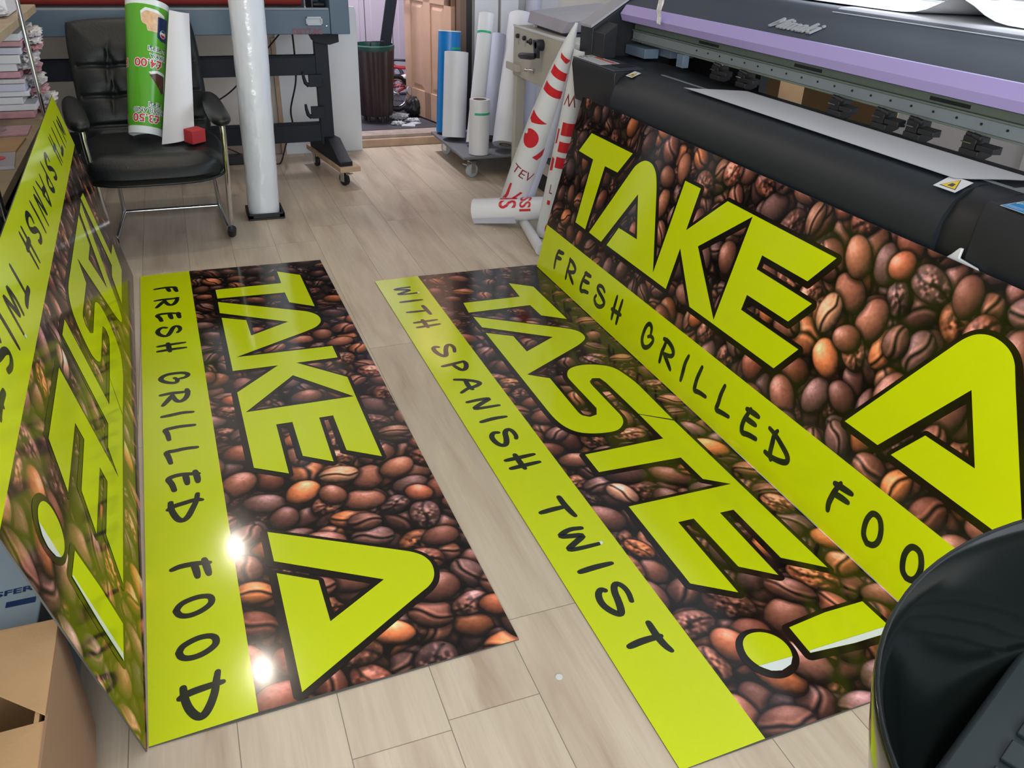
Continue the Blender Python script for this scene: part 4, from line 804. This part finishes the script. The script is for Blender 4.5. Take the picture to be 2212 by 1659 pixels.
pr(R, t, ellipse(.045, .052, 28), -.45, .545); pr(R, t, ellipse(.012, .014, 18), -1.0, .565, 'paper2', 'print_counter', .0018)
pr(R, t, [(-.035, -.02), (.03, .045), (.035, .0), (-.005, -.035)], .65, .47)
txt(R, t, 'TEV', .075, -.1, .335, 'darkred', -.22, 'thin_lettering')
pr(R, t, [(-.03, -.09), (-.006, -.03), (.0, .05), (.012, .055), (.014, -.02), (.0, -.07), (-.014, -.1)], -.75, .20)
pr(R, t, [(-.02, -.03), (.012, .022), (.026, .018), (-.012, -.035)], .05, .205)
pr(R, t, [(-.05, -.06), (-.02, -.0), (.03, .03), (.045, .026), (.0, -.012), (-.03, -.068)], .5, .155)
t, R = banner('banner_roll', (1.700, 3.84, .012), (1.757, 3.672, .95), .058, .038, 'white banner roll with red bars standing behind the far end of the propped sign')
txt(R, t, 'W', .085, -.35, .73, 'darkred', PI, 'thin_lettering', xs=.7)
for h, a in ((.585, .034), (.495, .028), (.415, .030)): pr(R, t, [(-.035, a), (.06, a), (.06, -a+.004), (-.035, -a+.004)], .1, h)
pr(R, t, [(-.03, .035), (-.01, .03), (-.01, -.03), (-.03, -.04)], -.6, .40); pr(R, t, [(-.02, .05), (-.008, .05), (-.008, -.02), (-.02, -.03)], -.75, .53)
txt(R, t, 'L', .07, -.5, .27, 'darkred', 0, 'thin_lettering', xs=.6); pr(R, t, [(-.008, .012), (.008, .012), (.008, -.012), (-.008, -.012)], -.5, .20); pr(R, t, ellipse(.014, .03), -.1, .06)
t, R = banner('banner_roll', (1.405, 4.165, .066), (1.735, 3.925, .124), .064, .061, 'white roll with red lettering lying on the floor across the pale tube', ref=(-.45, -1, .9))
txt(R, t, 'IS', .135, -.28, .20, 'redprint', 0, xs=.85, bold=.002); txt(R, t, 'SSI', .085, -.12, .30, 'redprint', 0, xs=1.0, bold=.002)
fl_ = MB(); a0 = 1.15
for o_ in (0, .0018):
    vs = []
    for i in range(2):
        h = .0+i*.24
        q = R.at(a0, h, .0006); d = (R.b*math.cos(a0)-R.a*math.sin(a0)); 
        for k in range(7): vs.append(q+d*(.007*k)+R.a*(o_-.001*k))
    fl_.add(vs, [(k, k+1, 8+k, 7+k) for k in range(6)])
fl_.v = [(v[0], v[1], max(v[2], .004)) for v in fl_.v]; fl_.build('loose_edge', M['paper3'], t)
o = MB().tube([(1.640, 4.02, .0275), (1.557, 3.58, .0275)], .027, 28).build('card_tube', M['paper2'], off=(1.6, 3.8, 0), smooth=True); tag(o, 'plain white tube lying on the floor under the red lettered roll', 'tube')

# ---------------------------------------------------------------- large format printer
pt = thing('large_format_printer', 'long black wide format printer with purple trim and raised grey lettering', 'printer', (2.0, 2.1, 0))
YL, YR = 3.58, .35
gp = [(1.80, .936), (1.76, .935), (1.72, .924), (1.69, .902), (1.668, .868), (1.657, .83), (1.655, .795), (1.662, .768), (1.68, .752), (1.80, .745)]
def fine(prof, it=1): 
    return prof
b = MB(); b.prism([(p[0]+.0, p[1]) for p in gp], 1.42, 3.16, 1); b.build('media_guide', M['psheen'], pt, smooth=True)
b = MB(); b.prism([(1.80, .934), (1.668, .930), (1.664, .905), (1.675, .84), (1.69, .75), (1.80, .742)], 3.163, YL, 1); b.build('left_cover', M['pblack'], pt, bevel=.004)
b = MB(); b.prism([(1.665, .931), (1.80, .936), (1.80, .939), (1.667, .9345)], 3.163, YL-.004, 1); b.build('cover_cap', M['hood'], pt)
b = MB(); b.box(1.715, 1.79, 3.215, 3.29, .9345, .9405); b.build('finger_recess', M['black'], pt)
mt = basis((1.669, YL-.012, .9352), (0, -1, 0), (1, 0, .036))
b = MB(); b.add([tuple(mt @ Vector(p)) for p in ((0, 0, .001), (.265, 0, .001), (.265, .095, .001), (0, .095, .001))], [(0, 1, 2, 3)]); wl = b.build('warning_label', M['white'], pt)
b = MB(); b.add([tuple(mt @ Vector(p)) for p in ((.062, .064, .0016), (.255, .064, .0016), (.255, .086, .0016), (.062, .086, .0016))], [(0, 1, 2, 3)]); b.build('label_stripe', mat('label red', 'c4665a', .5), wl)
b = MB()
for (x, y) in ((.012, .012), (.034, .012), (.012, .036), (.034, .036), (.022, .062)): b.add([tuple(mt @ Vector((x+px_, y+py_, .0016))) for px_, py_ in ((0, 0), (.012, .002), (.014, .016), (.004, .014))], [(0, 1, 2, 3)])
b.build('label_symbols', M['ink'], wl)
b = MB()
for k in range(4): b.add([tuple(mt @ Vector(p)) for p in ((.065, .010+k*.012, .0016), (.23-.02*(k % 2), .010+k*.012, .0016), (.23-.02*(k % 2), .0125+k*.012, .0016), (.065, .0125+k*.012, .0016))], [(0, 1, 2, 3)])
b.build('label_lines', M['grey'], wl)
# left housing
b = MB(); b.prism([(1.752, .938), (1.752, 1.052), (1.79, 1.075), (2.06, 1.245), (2.48, 1.245), (2.48, .76), (1.80, .76)], YL-.01, YL+.115, 1); b.build('left_housing', M['pblack'], pt, bevel=.004)
b = MB(); b.prism([(1.748, 1.050), (1.79, 1.076), (2.06, 1.248), (2.06, 1.256), (1.785, 1.085), (1.746, 1.062)], YL-.004, YL+.119, 1); b.build('housing_edge', M['greylid'], pt, bevel=.002)
b = MB(); b.prism([(1.756, .938), (1.756, 1.04), (1.82, 1.08), (1.82, .938)], 3.46, YL-.011, 1); b.build('inner_cheek', M['pblack'], pt, bevel=.003)
b = MB(); b.box(2.0, 2.12, 3.30, 3.565, .955, 1.10); b.build('bay_block', M['bay'], pt, bevel=.003)
b = MB(); b.box(1.92, 1.99, 3.38, 3.56, .945, .985); b.build('bay_bracket', M['bay'], pt, bevel=.002)
MB().box(1.93, 1.96, 3.08, 3.13, .95, 1.0).build('bay_bracket', M['bay'], pt, bevel=.002)
b = MB(); b.box(1.925, 1.93, 2.795, 2.825, .955, 1.005); b.build('edge_tab', M['grey'], pt)
# hood
b = MB(); b.prism([(1.905, 1.145), (1.985, 1.190), (2.035, 1.212), (2.065, 1.232), (2.10, 1.238), (2.48, 1.238), (2.48, 1.10), (2.02, 1.082), (1.90, 1.08)], YR, YL-.012, 1); b.build('hood', M['hood'], pt, bevel=.003)
b = MB(); b.prism([(1.890, 1.084), (1.878, 1.112), (1.904, 1.147), (1.92, 1.15), (1.92, 1.08)], YR, YL-.02, 1); b.build('purple_trim', M['purple'], pt)
mt = basis((1.9545, 2.455, 1.1735), (0, -1, 0), (.87, 0, .49))
vs, fs = text2d('Mimaki', .074, shear=.42, bold=.0012, xs=1.08); n = len(vs); b = MB()
b.add([tuple(mt @ Vector((x, y, .007))) for x, y in vs], fs); b.add([tuple(mt @ Vector((x, y, .0015))) for x, y in vs], fs)
ed = {}
for f in fs:
    for i in range(len(f)):
        e = (f[i], f[(i+1) % len(f)]); ed[e] = 1
for (i, j) in ed:
    if (j, i) not in ed: b.add([tuple(mt @ Vector((*vs[i], .007))), tuple(mt @ Vector((*vs[j], .007))), tuple(mt @ Vector((*vs[j], .0015))), tuple(mt @ Vector((*vs[i], .0015)))], [(0, 1, 2, 3)])
b.build('raised_lettering', M['silver'], pt)
# rails
b = MB(); b.box(1.952, 1.99, YR, YL-.02, 1.006, 1.040); b.build('lower_rail', M['rail'], pt, bevel=.0015)
b = MB(); b.box(1.945, 1.99, YR, YL-.02, 1.042, 1.047); b.box(1.948, 1.99, YR, YL-.02, 1.000, 1.006); b.build('rail_lip', M['rail2'], pt)
b = MB(); b.box(1.958, 2.0, YR, YL-.02, 1.047, 1.074); b.build('upper_rail', M['rail2'], pt, bevel=.001)
for k in range(34):
    y = 3.02-k*.082
    if y < .4: break
    MB().lathe([(.0, 0), (.0035, 0), (.0035, .002), (0, .002)], (1.9515, y, 1.026), (-1, 0, 0), 10).build('rail_hole', M['black'], pt)
for y in (2.95, 2.35, 1.75, 1.15): MB().box(1.9565, 1.958, y-.07, y+.07, 1.053, 1.063).build('rail_slot', M['black'], pt)
b = MB(); b.box(2.001, 2.05, YR, YL-.02, 1.0, 1.081); b.build('beam', M['black'], pt)
b = MB(); b.box(2.16, 2.2, 2.86, YL-.015, .80, 1.09); b.build('rear_plate', M['black'], pt)
# platen, base, stand
b = MB(); b.box(1.802, 1.99, YR+.01, 3.56, .76, .934); b.build('platen', M['pblack'], pt, bevel=.003)
b = MB(); b.box(1.80, 1.812, .9, 3.02, .9345, .938); b.build('platen_strip', M['rail'], pt)
b = MB()
for k in range(6): b.box(1.80+k*.006, 1.803+k*.006, 1.20, 1.36, .9385, .941)
b.build('scale_marks', M['rail'], pt)
b = MB(); b.prism([(1.682, .93), (1.80, .937), (1.985, .945), (1.985, .76), (1.70, .70), (1.668, .72), (1.664, .80), (1.668, .89)], YR, 1.33, 1); b.build('right_cover', M['pblack'], pt, bevel=.008)
b = MB(); b.prism([(1.80, .936), (1.745, .93), (1.70, .90), (1.675, .85), (1.672, .76), (1.80, .75)], 1.33, 1.42, 1); b.build('cover_joint', M['black'], pt, smooth=True)
b = MB(); b.box(1.84, 1.97, .95, 1.30, .9455, .975); b.box(1.86, 1.93, 1.0, 1.1, .975, .995); b.build('end_mechanism', M['dark'], pt, bevel=.004)
b = MB(); b.box(1.74, 2.0, YR+.05, 3.5, .62, .742); b.build('chassis', M['pblack'], pt, bevel=.004)
for y in (3.2, .75):
    b = MB(); b.box(1.82, 1.94, y-.04, y+.04, .1, .62); b.box(1.70, 2.40, y-.05, y+.05, .06, .12); b.build('stand_leg', M['pblack'], pt, bevel=.005)
    for x in (1.74, 2.36): castor(pt, (x, y), .022, .3, top=.06, plate=False)
b = MB(); b.box(2.3, 2.47, YR+.05, 3.5, 1.06, 1.10); b.build('rear_beam', M['pblack'], pt)
# pinch roller units
for y in (2.80, 2.63, 2.125, 1.93, 1.80, 1.60):
    r_ = MB(); r_.box(1.905, 1.955, y-.012, y+.030, .968, 1.0); r_.prism([(1.90, .968), (1.955, .975), (1.955, .955), (1.93, .946), (1.90, .952)], y-.03, y+.03, 1)
    r_.tube([(1.91, y-.024, 1.0), (1.91, y+.006, 1.004)], .008, 10); r_.tube([(1.915, y+.012, 1.002), (1.915, y+.03, 1.004)], .007, 10)
    r_.prism([(1.90, .985), (1.93, .99), (1.93, .97), (1.90, .972)], y-.075, y-.02, 1)
    pu = r_.build('pinch_roller', M['black'], pt, bevel=.0015)
    MB().box(1.897, 1.90, y-.004, y+.028, .984, .987).build('roller_pin', M['chrome'], pu)
# stickers
def sticker(o_, x, y, quad, m_, parent, z=.0006, name='sticker'):
    mt = basis(o_, x, y); return MB().add([tuple(mt @ Vector((a, b_, z))) for a, b_ in quad], [tuple(range(len(quad)))]).build(name, m_, parent)
for oo, sz in (((1.722, 1.463, .9265), 1.0), ((1.722, 3.105, .9265), .8)):
    s = sticker(oo, (0, -1, 0), (.85, 0, .33), [(-.034*sz, -.028*sz), (.034*sz, -.028*sz), (.034*sz, .028*sz), (-.034*sz, .028*sz)], M['white'], pt, .0015, 'warning_sticker')
    sticker(oo, (0, -1, 0), (.85, 0, .33), [(-.024*sz, -.019*sz), (.026*sz, -.019*sz), (.002*sz, .023*sz)], M['ink'], s, .0019, 'triangle_border')
    sticker(oo, (0, -1, 0), (.85, 0, .33), [(-.0205*sz, -.017*sz), (.0225*sz, -.017*sz), (.002*sz, .0195*sz)], M['yellow'], s, .0023, 'warning_triangle')
    sticker(oo, (0, -1, 0), (.85, 0, .33), [(-.006*sz, -.012*sz), (.010*sz, -.012*sz), (.008*sz, .001), (-.003*sz, .001)], M['ink'], s, .0027, 'warning_symbol')
oo = (1.672, 1.285, .9312); xx, yy = (0, -1, 0), (1, 0, .05)
s = sticker(oo, xx, yy, [(0, 0), (.088, 0), (.088, .105), (0, .105)], M['white'], pt, .0008, 'energy_label')
sticker(oo, xx, yy, [(.003, .024), (.085, .024), (.085, .102), (.003, .102)], M['cyan'], s, .0012, 'label_panel'); sticker(oo, xx, yy, [(.003, .003), (.085, .003), (.085, .021), (.003, .021)], M['cyan'], s, .0012, 'label_footer')
mt = basis(oo, xx, yy); b = MB(); arc = [(.044+.037*math.cos(t*PI/14), .040+.050*math.sin(t*PI/14)) for t in range(15)]; arc2 = [(.044+.034*math.cos(t*PI/14), .040+.047*math.sin(t*PI/14)) for t in range(15)]
b.add([tuple(mt @ Vector((*p, .0016))) for p in arc+arc2], [(k, k+1, 16+k, 15+k) for k in range(14)]); put_text(b, 'energy', .026, mt @ Matrix.Translation((.036, .052, 0)), z=.0017, shear=.3)
st5 = [(.066+(.016 if k % 2 == 0 else .007)*math.cos(PI/2+k*PI/5), .056+(.016 if k % 2 == 0 else .007)*math.sin(PI/2+k*PI/5)) for k in range(10)]
b.add([tuple(mt @ Vector((*p, .0016))) for p in st5], [tuple(t) for t in tessellate_polygon([[Vector((*p, 0)) for p in st5]])]); put_text(b, 'ENERGY STAR', .0115, mt @ Matrix.Translation((.044, .0115, 0)), z=.0017); b.build('label_artwork', M['white'], s)
sticker((1.672, 1.19, .9312), xx, yy, [(0, -.01), (.09, -.01), (.09, .07), (0, .07)], M['white'], pt, .0008, 'paper_label')
# white latch lever by the right cover
b = MB(); b.prism([(1.395, .752), (1.352, .796), (1.336, .816), (1.328, .816), (1.330, .792), (1.276, .786), (1.266, .776), (1.262, .752)], 1.652, 1.660, 0)
lv = b.build('latch_lever', M['white'], pt, bevel=.002)
b = MB()
for k in range(7): b.box(1.6505, 1.652, 1.279+k*.0065, 1.282+k*.0065, .760, .782)
b.build('lever_ribs', M['grey'], lv)
# print on the platen, paper on the hood, tape
m = MB(); nx = 10; ny = 30; prof = [(1.735, .9355), (1.76, .9385), (1.80, .9405), (1.84, .9415), (1.86, .943), (1.88, .945), (1.893, .946)]
for o_ in (0, .0008):
    vs = []
    for j, (x, z) in enumerate(prof):
        t = j/(len(prof)-1); ya = 2.74-.17*t**.7; yb = 1.475-.11*t**.8
        for i in range(ny+1): vs.append((x, ya+(yb-ya)*i/ny, z+.002+o_))
    m.add(vs, [(j*(ny+1)+i, j*(ny+1)+i+1, (j+1)*(ny+1)+i+1, (j+1)*(ny+1)+i) for j in range(len(prof)-1) for i in range(ny)])
o = m.build('blank_media', M['paper'], off=(1.8, 2.1, .936), smooth=True); tag(o, 'blank white print media lying over the black printer platen', 'media')
def top_sheet(name, x0, x1, y0, y1, zf, th, label, m_, skew=0):
    m = MB(); N, K = 60, 24
    for o_ in (0, th):
        vs = []
        for i in range(N+1):
            for j in range(K+1):
                y = y0+(y1-y0)*i/N; x = x0+(x1-x0)*j/K+skew*(i/N); vs.append((x, y, zf(x, y)+o_))
        m.add(vs, [(i*(K+1)+j, i*(K+1)+j+1, (i+1)*(K+1)+j+1, (i+1)*(K+1)+j) for i in range(N) for j in range(K)])
    o = m.build(name, m_, off=((x0+x1)/2, (y0+y1)/2, 1.24), smooth=True, auto=False); tag(o, label, 'paper'); return o
top_sheet('paper_sheet', 2.052, 2.47, .4, 2.40, lambda x, y: (1.2395 if x > 2.09 else 1.2395-(2.09-x)*.42), .0008, 'flat white paper sheet lying on the printer hood', M['paper'])
top_sheet('paper_sheet', 2.14, 2.62, .35, 2.9, lambda x, y: 1.243+.055*math.exp(-((y-1.98+(x-2.14)*.5)/.10)**2)*(1 if x < 2.5 else 1)+.010*math.exp(-((y-1.0)/.3)**2)-.0*x, .0008, 'larger wavy white sheet with a raised fold on top of the flat one', M['paper2'])
o = None
m = MB(); NT = 60
for o_ in (0, .0006):
    vs = []
    for k in range(NT+1):
        z = 1.108+(WZ-1.108)*k/NT; wd_ = .034+.012*min(1, k/6)+.004*math.sin(k*1.3)
        for i in range(9): vs.append((1.866-o_+.004*math.sin(i*2.1+k*.9)+.003*math.sin(k*2.3), 3.197+wd_*(.5-i/8)+.003*math.sin(k*.8), z-(.006*math.sin(i*2.2) if k == 0 else 0)))
    m.add(vs, [(k*9+i, k*9+i+1, (k+1)*9+i+1, (k+1)*9+i) for k in range(NT) for i in range(8)])
o = m.build('film_strip', M['film'], off=(1.866, 3.197, WZ)); tag(o, 'crinkled translucent white strip hanging down in front of the purple printer trim', 'strip')
# cardboard boxes behind the printer
for (x0, x1, y0, y1, z1, lb) in ((2.56, 2.95, 3.24, 3.70, .86, 'brown cardboard box behind the printer near its left end'), (2.60, 2.655, 2.60, 3.12, .885, 'folded brown cardboard box behind the printer, seen in the gap above the blank media')):
    o = MB().box(x0, x1, y0, y1, 0, z1).box(x0+.0, x0+.003, y0-.0, y1, z1, z1+.05).build('cardboard_box', M['card'], off=((x0+x1)/2, (y0+y1)/2, 0), bevel=.003); tag(o, lb, 'box', 'boxes behind the printer')

# ---------------------------------------------------------------- left shelf unit and what is on it
sh = thing('shelf_unit', 'wooden shelves on chrome poles along the left wall', 'shelf', (-.8, 3.0, 0))
for z in (.665, 1.045, .22): MB().box(-1.3, -.545, 1.75, 4.42, z, z+.03).build('shelf_board', M['ply'], sh, bevel=.002)
for (x, y) in ((-.534, 3.86), (-.534, 2.66), (-.534, 1.80), (-1.28, 4.35), (-1.28, 1.80)): MB().tube([(x, y, 0), (x, y, 1.75)], .0085, 14).build('pole', M['chrome'], sh, smooth=True)
random.seed(5)
z = .6955; i = 0
cols_ = ['pinkpack', 'paper2', 'white', 'paper2', 'paper3', 'film', 'pinkpack', 'white', 'paper2', 'paper3', 'pinkpack', 'white', 'paper2']
desc = ['pink printed', 'white', 'pale grey', 'white', 'bluish white', 'clear film', 'pink striped', 'pale', 'thick white', 'bluish', 'dull pink', 'grey white', 'clean white']
posn = ['bottom of the pack pile on the shelf', 'second from the bottom of the pack pile', 'third from the bottom of the pack pile', 'fourth from the bottom of the pack pile', 'fifth from the bottom of the pack pile', 'sixth from the bottom, mid pile', 'seventh from the bottom, above mid pile', 'eighth from the bottom of the pack pile', 'fourth from the top of the pack pile', 'third from the top of the pack pile', 'second from the top of the pack pile', 'top of the pack pile, under the upper shelf']
for i in range(12):
    th = [.030, .026, .028, .022, .030, .018, .026, .030, .034, .026, .022, .028][i]; dx = random.uniform(-.03, .015); c = M[cols_[i]]
    p = thing('wrapped_pack', '%s wrapped paper pack, %s' % (desc[i], posn[i]), 'pack', (-.85, 4.0, z), 'wrapped packs piled on the shelf')
    MB().box(-1.15, -.575+dx, 3.90+random.uniform(-.012, .012), 4.32, z+.001, z+th-.001).build('pack_body', c, p, bevel=.003)
    b = blob((-.575+dx+.022, 4.04+random.uniform(-.03, .10), z+th/2), .034, .11, th*.62, i*3+2, .5, 14, 3); b.v = [(v[0], v[1], min(max(v[2], z+.0012), z+th-.0012)) for v in b.v]; b.build('crumpled_wrap_end', M['film' if i % 3 else 'pinkpack'], p)
    z += th
p = thing('wrapped_pack', 'white wrapped pack lying on the upper shelf against the red one', 'pack', (-.7, 3.95, 1.0755)); MB().box(-.95, -.58, 3.90, 4.25, 1.0765, 1.16).build('pack_body', M['paper2'], p, bevel=.006); b = blob((-.62, 3.86, 1.097), .04, .05, .019, 5, .4); b.build('crumpled_wrap_end', M['film'], p)
o = MB().box(-1.25, -.955, 3.80, 4.2, 1.0755, 1.15).build('red_pack', M['redprint'], off=(-1.1, 4.0, 1.0755), bevel=.005); tag(o, 'bright red pack on the upper shelf, left of the white one', 'pack')
for k, (x0, x1, y0, y1, z0, z1, mm, lb) in enumerate(((-.95, -.62, 3.20, 3.50, 1.0755, 1.10, 'film', 'clear film packet at the front edge of the upper shelf'), )):
    o = blob(((x0+x1)/2, (y0+y1)/2, (z0+z1)/2), .15, .13, .012, 4, .4, 18, 3).build('film_packet', M[mm], off=((x0+x1)/2, (y0+y1)/2, z0)); tag(o, lb, 'packet')
def mag(x, y, z, w, d, a, m_, label, txt_=None, th=.006, extra=None):
    mt = Matrix.Translation((x, y, z)) @ Matrix.Rotation(a, 4, 'Z'); t = thing('magazine', label, 'magazine', (x, y, z), 'printed covers on the lower shelf')
    MB().box(-w/2, w/2, -d/2, d/2, 0, th, mt=mt).build('cover', m_, t)
    if txt_: put_text(MB(), txt_, .05, mt @ Matrix.Translation((0.02, 0, th+.0004)) @ Matrix.Rotation(PI, 4, 'Z'), shear=.3).build('title', M['ink'], t)
    if extra: MB().box(extra[0], extra[1], extra[2], extra[3], th, th+.0012, mt=mt).build('white_panel', M['white'], t)
mag(-.78, 3.66, .6956, .42, .16, .03, M['pinkpack'], 'pinkish printed cover with upside down title just below the pack pile', 'DITMAWK')
mag(-.80, 3.42, .6956, .46, .22, -.04, M['card'], 'brown printed cover with small white panel, in front of the pink one', None, .008, (.06, .13, -.05, .05))
mag(-.74, 3.17, .6956, .36, .20, .10, M['greylid'], 'grey glossy cover with a red spot near the shelf edge', None, .010)
mag(-.82, 3.10, .7062, .20, .18, -.15, M['orange'], 'small orange cover lying on the grey glossy one', None, .004)
mag(-.76, 2.90, .6956, .34, .24, .05, M['mag'], 'brown and green printed cover nearest on the lower shelf', None, .008)
o = MB().lathe([(0, 0), (.03, 0), (.03, .0015), (0, .0015)], (-.62, 3.20, .7062), (0, 0, 1), 24).build('red_disc', M['redprint'], off=(-.62, 3.2, .7062)); tag(o, 'round red sticker on the grey glossy cover', 'sticker')
for k, (y, h, lb) in enumerate(((3.5, .34, 'dark storage tub on the bottom shelf under the printed covers'), (2.2, .30, 'second dark storage tub on the bottom shelf nearer the camera'))):
    o = MB().box(-1.2, -.58, max(1.8, y-.5), y+.5, .2505, .2505+h).build('storage_tub', mat('dark green tub', '16231f', .5), off=(-.9, y, .25), bevel=.01); tag(o, lb, 'tub', 'tubs on the bottom shelf')

# ---------------------------------------------------------------- cardboard box and pale blue box at the lower left
cb = thing('cardboard_box', 'open topped brown cardboard box on the floor in the near left corner', 'box', (-.6, 1.0, 0))
k = MB()
for q in ((-.85, -.355, 1.255, 1.262), (-.85, -.355, .70, .707), (-.85, -.843, .707, 1.255), (-.362, -.355, .707, 1.255)): k.box(*q, .001, .345)
k.box(-.843, -.362, .707, 1.255, .001, .008); k.build('box_body', M['card'], cb)
def flap(pts, name, m_, th=.004):
    n = len(pts); MB().add([Vector(p) for p in pts]+[Vector(p)-Vector((0, 0, th)) for p in pts], [tuple(range(n)), tuple(range(2*n-1, n-1, -1))]+[(i, (i+1) % n, n+(i+1) % n, n+i) for i in range(n)]).build(name, m_, cb)
flap([(-.345, 1.052, .352), (-.344, 1.266, .352), (-.70, 1.266, .356), (-.60, 1.245, .356), (-.420, 1.118, .353)], 'far_flap', M['card'])
flap([(-.345, 1.045, .346), (-.85, 1.045, .335), (-.85, .70, .355), (-.345, .70, .352)], 'near_flap', M['card'])
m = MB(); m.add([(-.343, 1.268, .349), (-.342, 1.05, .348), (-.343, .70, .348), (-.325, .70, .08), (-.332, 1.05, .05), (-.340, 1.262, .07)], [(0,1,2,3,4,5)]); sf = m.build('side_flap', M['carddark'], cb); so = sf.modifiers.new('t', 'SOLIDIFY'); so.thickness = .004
bb = thing('blue_box', 'pale blue grey box with dark lettering behind the cardboard box', 'box', (-.7, 1.5, 0))
MB().box(-1.0, -.395, 1.30, 1.66, .001, .30).build('box_body', M['bluebox'], bb, bevel=.003)
put_text(MB(), 'TRANSFER.', .021, basis((-.485, 1.425, .3008), (1, .05, 0), (-.05, 1, 0)), xs=1.55, bold=.0006).build('lettering', M['navy'], bb)
MB().box(-.455, -.405, 1.385, 1.400, .3002, .3012).build('dark_print', M['navy'], bb)

# ---------------------------------------------------------------- black stool shell in the near right corner
sl = thing('bar_stool', 'glossy black moulded stool with ribbed charcoal seat at the near right', 'stool', (.683, .145, 0))
cx, cy, hw, hh, N = .683, .145, .333, .246, 96
def loop(s, z, tilt=0):
    o = []
    for k in range(N):
        a = 2*PI*k/N; c, s_ = math.cos(a), math.sin(a); e = 2/2.1
        o.append((cx+hw*s*math.copysign(abs(c)**e, c), cy+hh*s*math.copysign(abs(s_)**e, s_), z+tilt*(s_)))
    return o
def shell(rows, name, m_, cap=None):
    m = MB(); vs = []
    for s, z in rows: vs += loop(s, z)
    fs = [(i*N+k, i*N+(k+1) % N, (i+1)*N+(k+1) % N, (i+1)*N+k) for i in range(len(rows)-1) for k in range(N)]
    if cap: fs.append(tuple((len(rows)-1)*N+k for k in range(N)))
    return m.add(vs, fs).build(name, m_, sl, smooth=True, auto=False)
shell([(.50, .80), (.62, .806), (.72, .825), (.80, .855), (.87, .895), (.925, .935), (.962, .963), (.985, .978), (.996, .981), (1.0, .975), (.995, .962), (.975, .93), (.93, .87), (.84, .80), (.70, .765), (.5, .752), (.3, .750)], 'shell', M['shiny'], True)
rm_ = Matrix.Translation((.642, .166, .835)) @ Matrix.Rotation(.376, 4, 'Z')
m = MB(); NX, NY = 60, 16; W2, D2 = .40, .30; vs = []
sd = MB(); sd.box(-.155, .21, -.13, .155, -.022, .022, mt=rm_); sd.build('seat_pad', M['seatgrey'], sl, bevel=.006)
for k in range(9):
    x = -.125+k*.037
    sr = MB(); sr.box(x, x+.027, -.12, .122, .0225, .0265, mt=rm_); sr.build('seat_rib', M['seatgrey'], sl, bevel=.0012)
MB().lathe([(0, .011), (.006, .010), (.010, .005), (.0105, 0)], tuple(rm_ @ Vector((-.125, .130, .0225))), (0, 0, 1), 18).build('seat_bolt', M['chrome'], sl, smooth=True)
MB().tube([(cx, cy, .02), (cx, cy, .752)], .028, 24).build('column', M['chrome'], sl, smooth=True)
MB().lathe([(0, 0), (.215, 0), (.21, .008), (.08, .022), (.03, .035), (0, .035)], (cx, cy, .001), (0, 0, 1), 48).build('base', M['chrome'], sl, smooth=True)

# small scraps on the floor
for (x, y, r_, lb) in ((.5855, 1.126, .008, 'tiny round white scrap on the floor between the two flat signs'), (1.47, 4.02, .007, 'tiny white scrap on the floor by the red lettered roll')):
    o = MB().lathe([(0, 0), (r_, 0), (r_, .001), (0, .001)], (x, y, .0006), (0, 0, 1), 16).build('paper_scrap', M['white'], off=(x, y, 0)); tag(o, lb, 'scrap')

# ceiling spot lamps (their glints show in the glossy signs)
for k, (x, y, lb) in enumerate(((-.131, 4.924, 'round recessed ceiling spotlight above the office chair'), (-.067, 3.732, 'round recessed ceiling spotlight above the far end of the flat signs'))):
    t = thing('ceiling_spotlight', lb, 'light', (x, y, 2.57), 'recessed ceiling spotlights')
    MB().lathe([(.048, .029), (.052, .0), (.040, -.004), (.030, .004), (.020, .007), (.020, .02)], (x, y, 2.57), (0, 0, 1), 32).build('trim_ring', M['chrome'], t, smooth=True)
    em = bpy.data.materials.get('spot lens') or bpy.data.materials.new('spot lens'); em.use_nodes = True
    pn = em.node_tree.nodes['Principled BSDF']; pn.inputs['Emission Color'].default_value = lin('ffe6c8'); pn.inputs['Emission Strength'].default_value = 60; pn.inputs['Base Color'].default_value = lin('ffffff')
    MB().lathe([(0, .004), (.022, .006)], (x, y, 2.57), (0, 0, 1), 24).build('lens', em, t)
    pl = bpy.data.lights.new('spot_bulb', 'POINT'); pl.energy = 7; pl.color = lin('ffeedd')[:3]; pl.shadow_soft_size = .018; po = bpy.data.objects.new('spot_bulb', pl); C.objects.link(po); po.location = (x, y, 2.53)
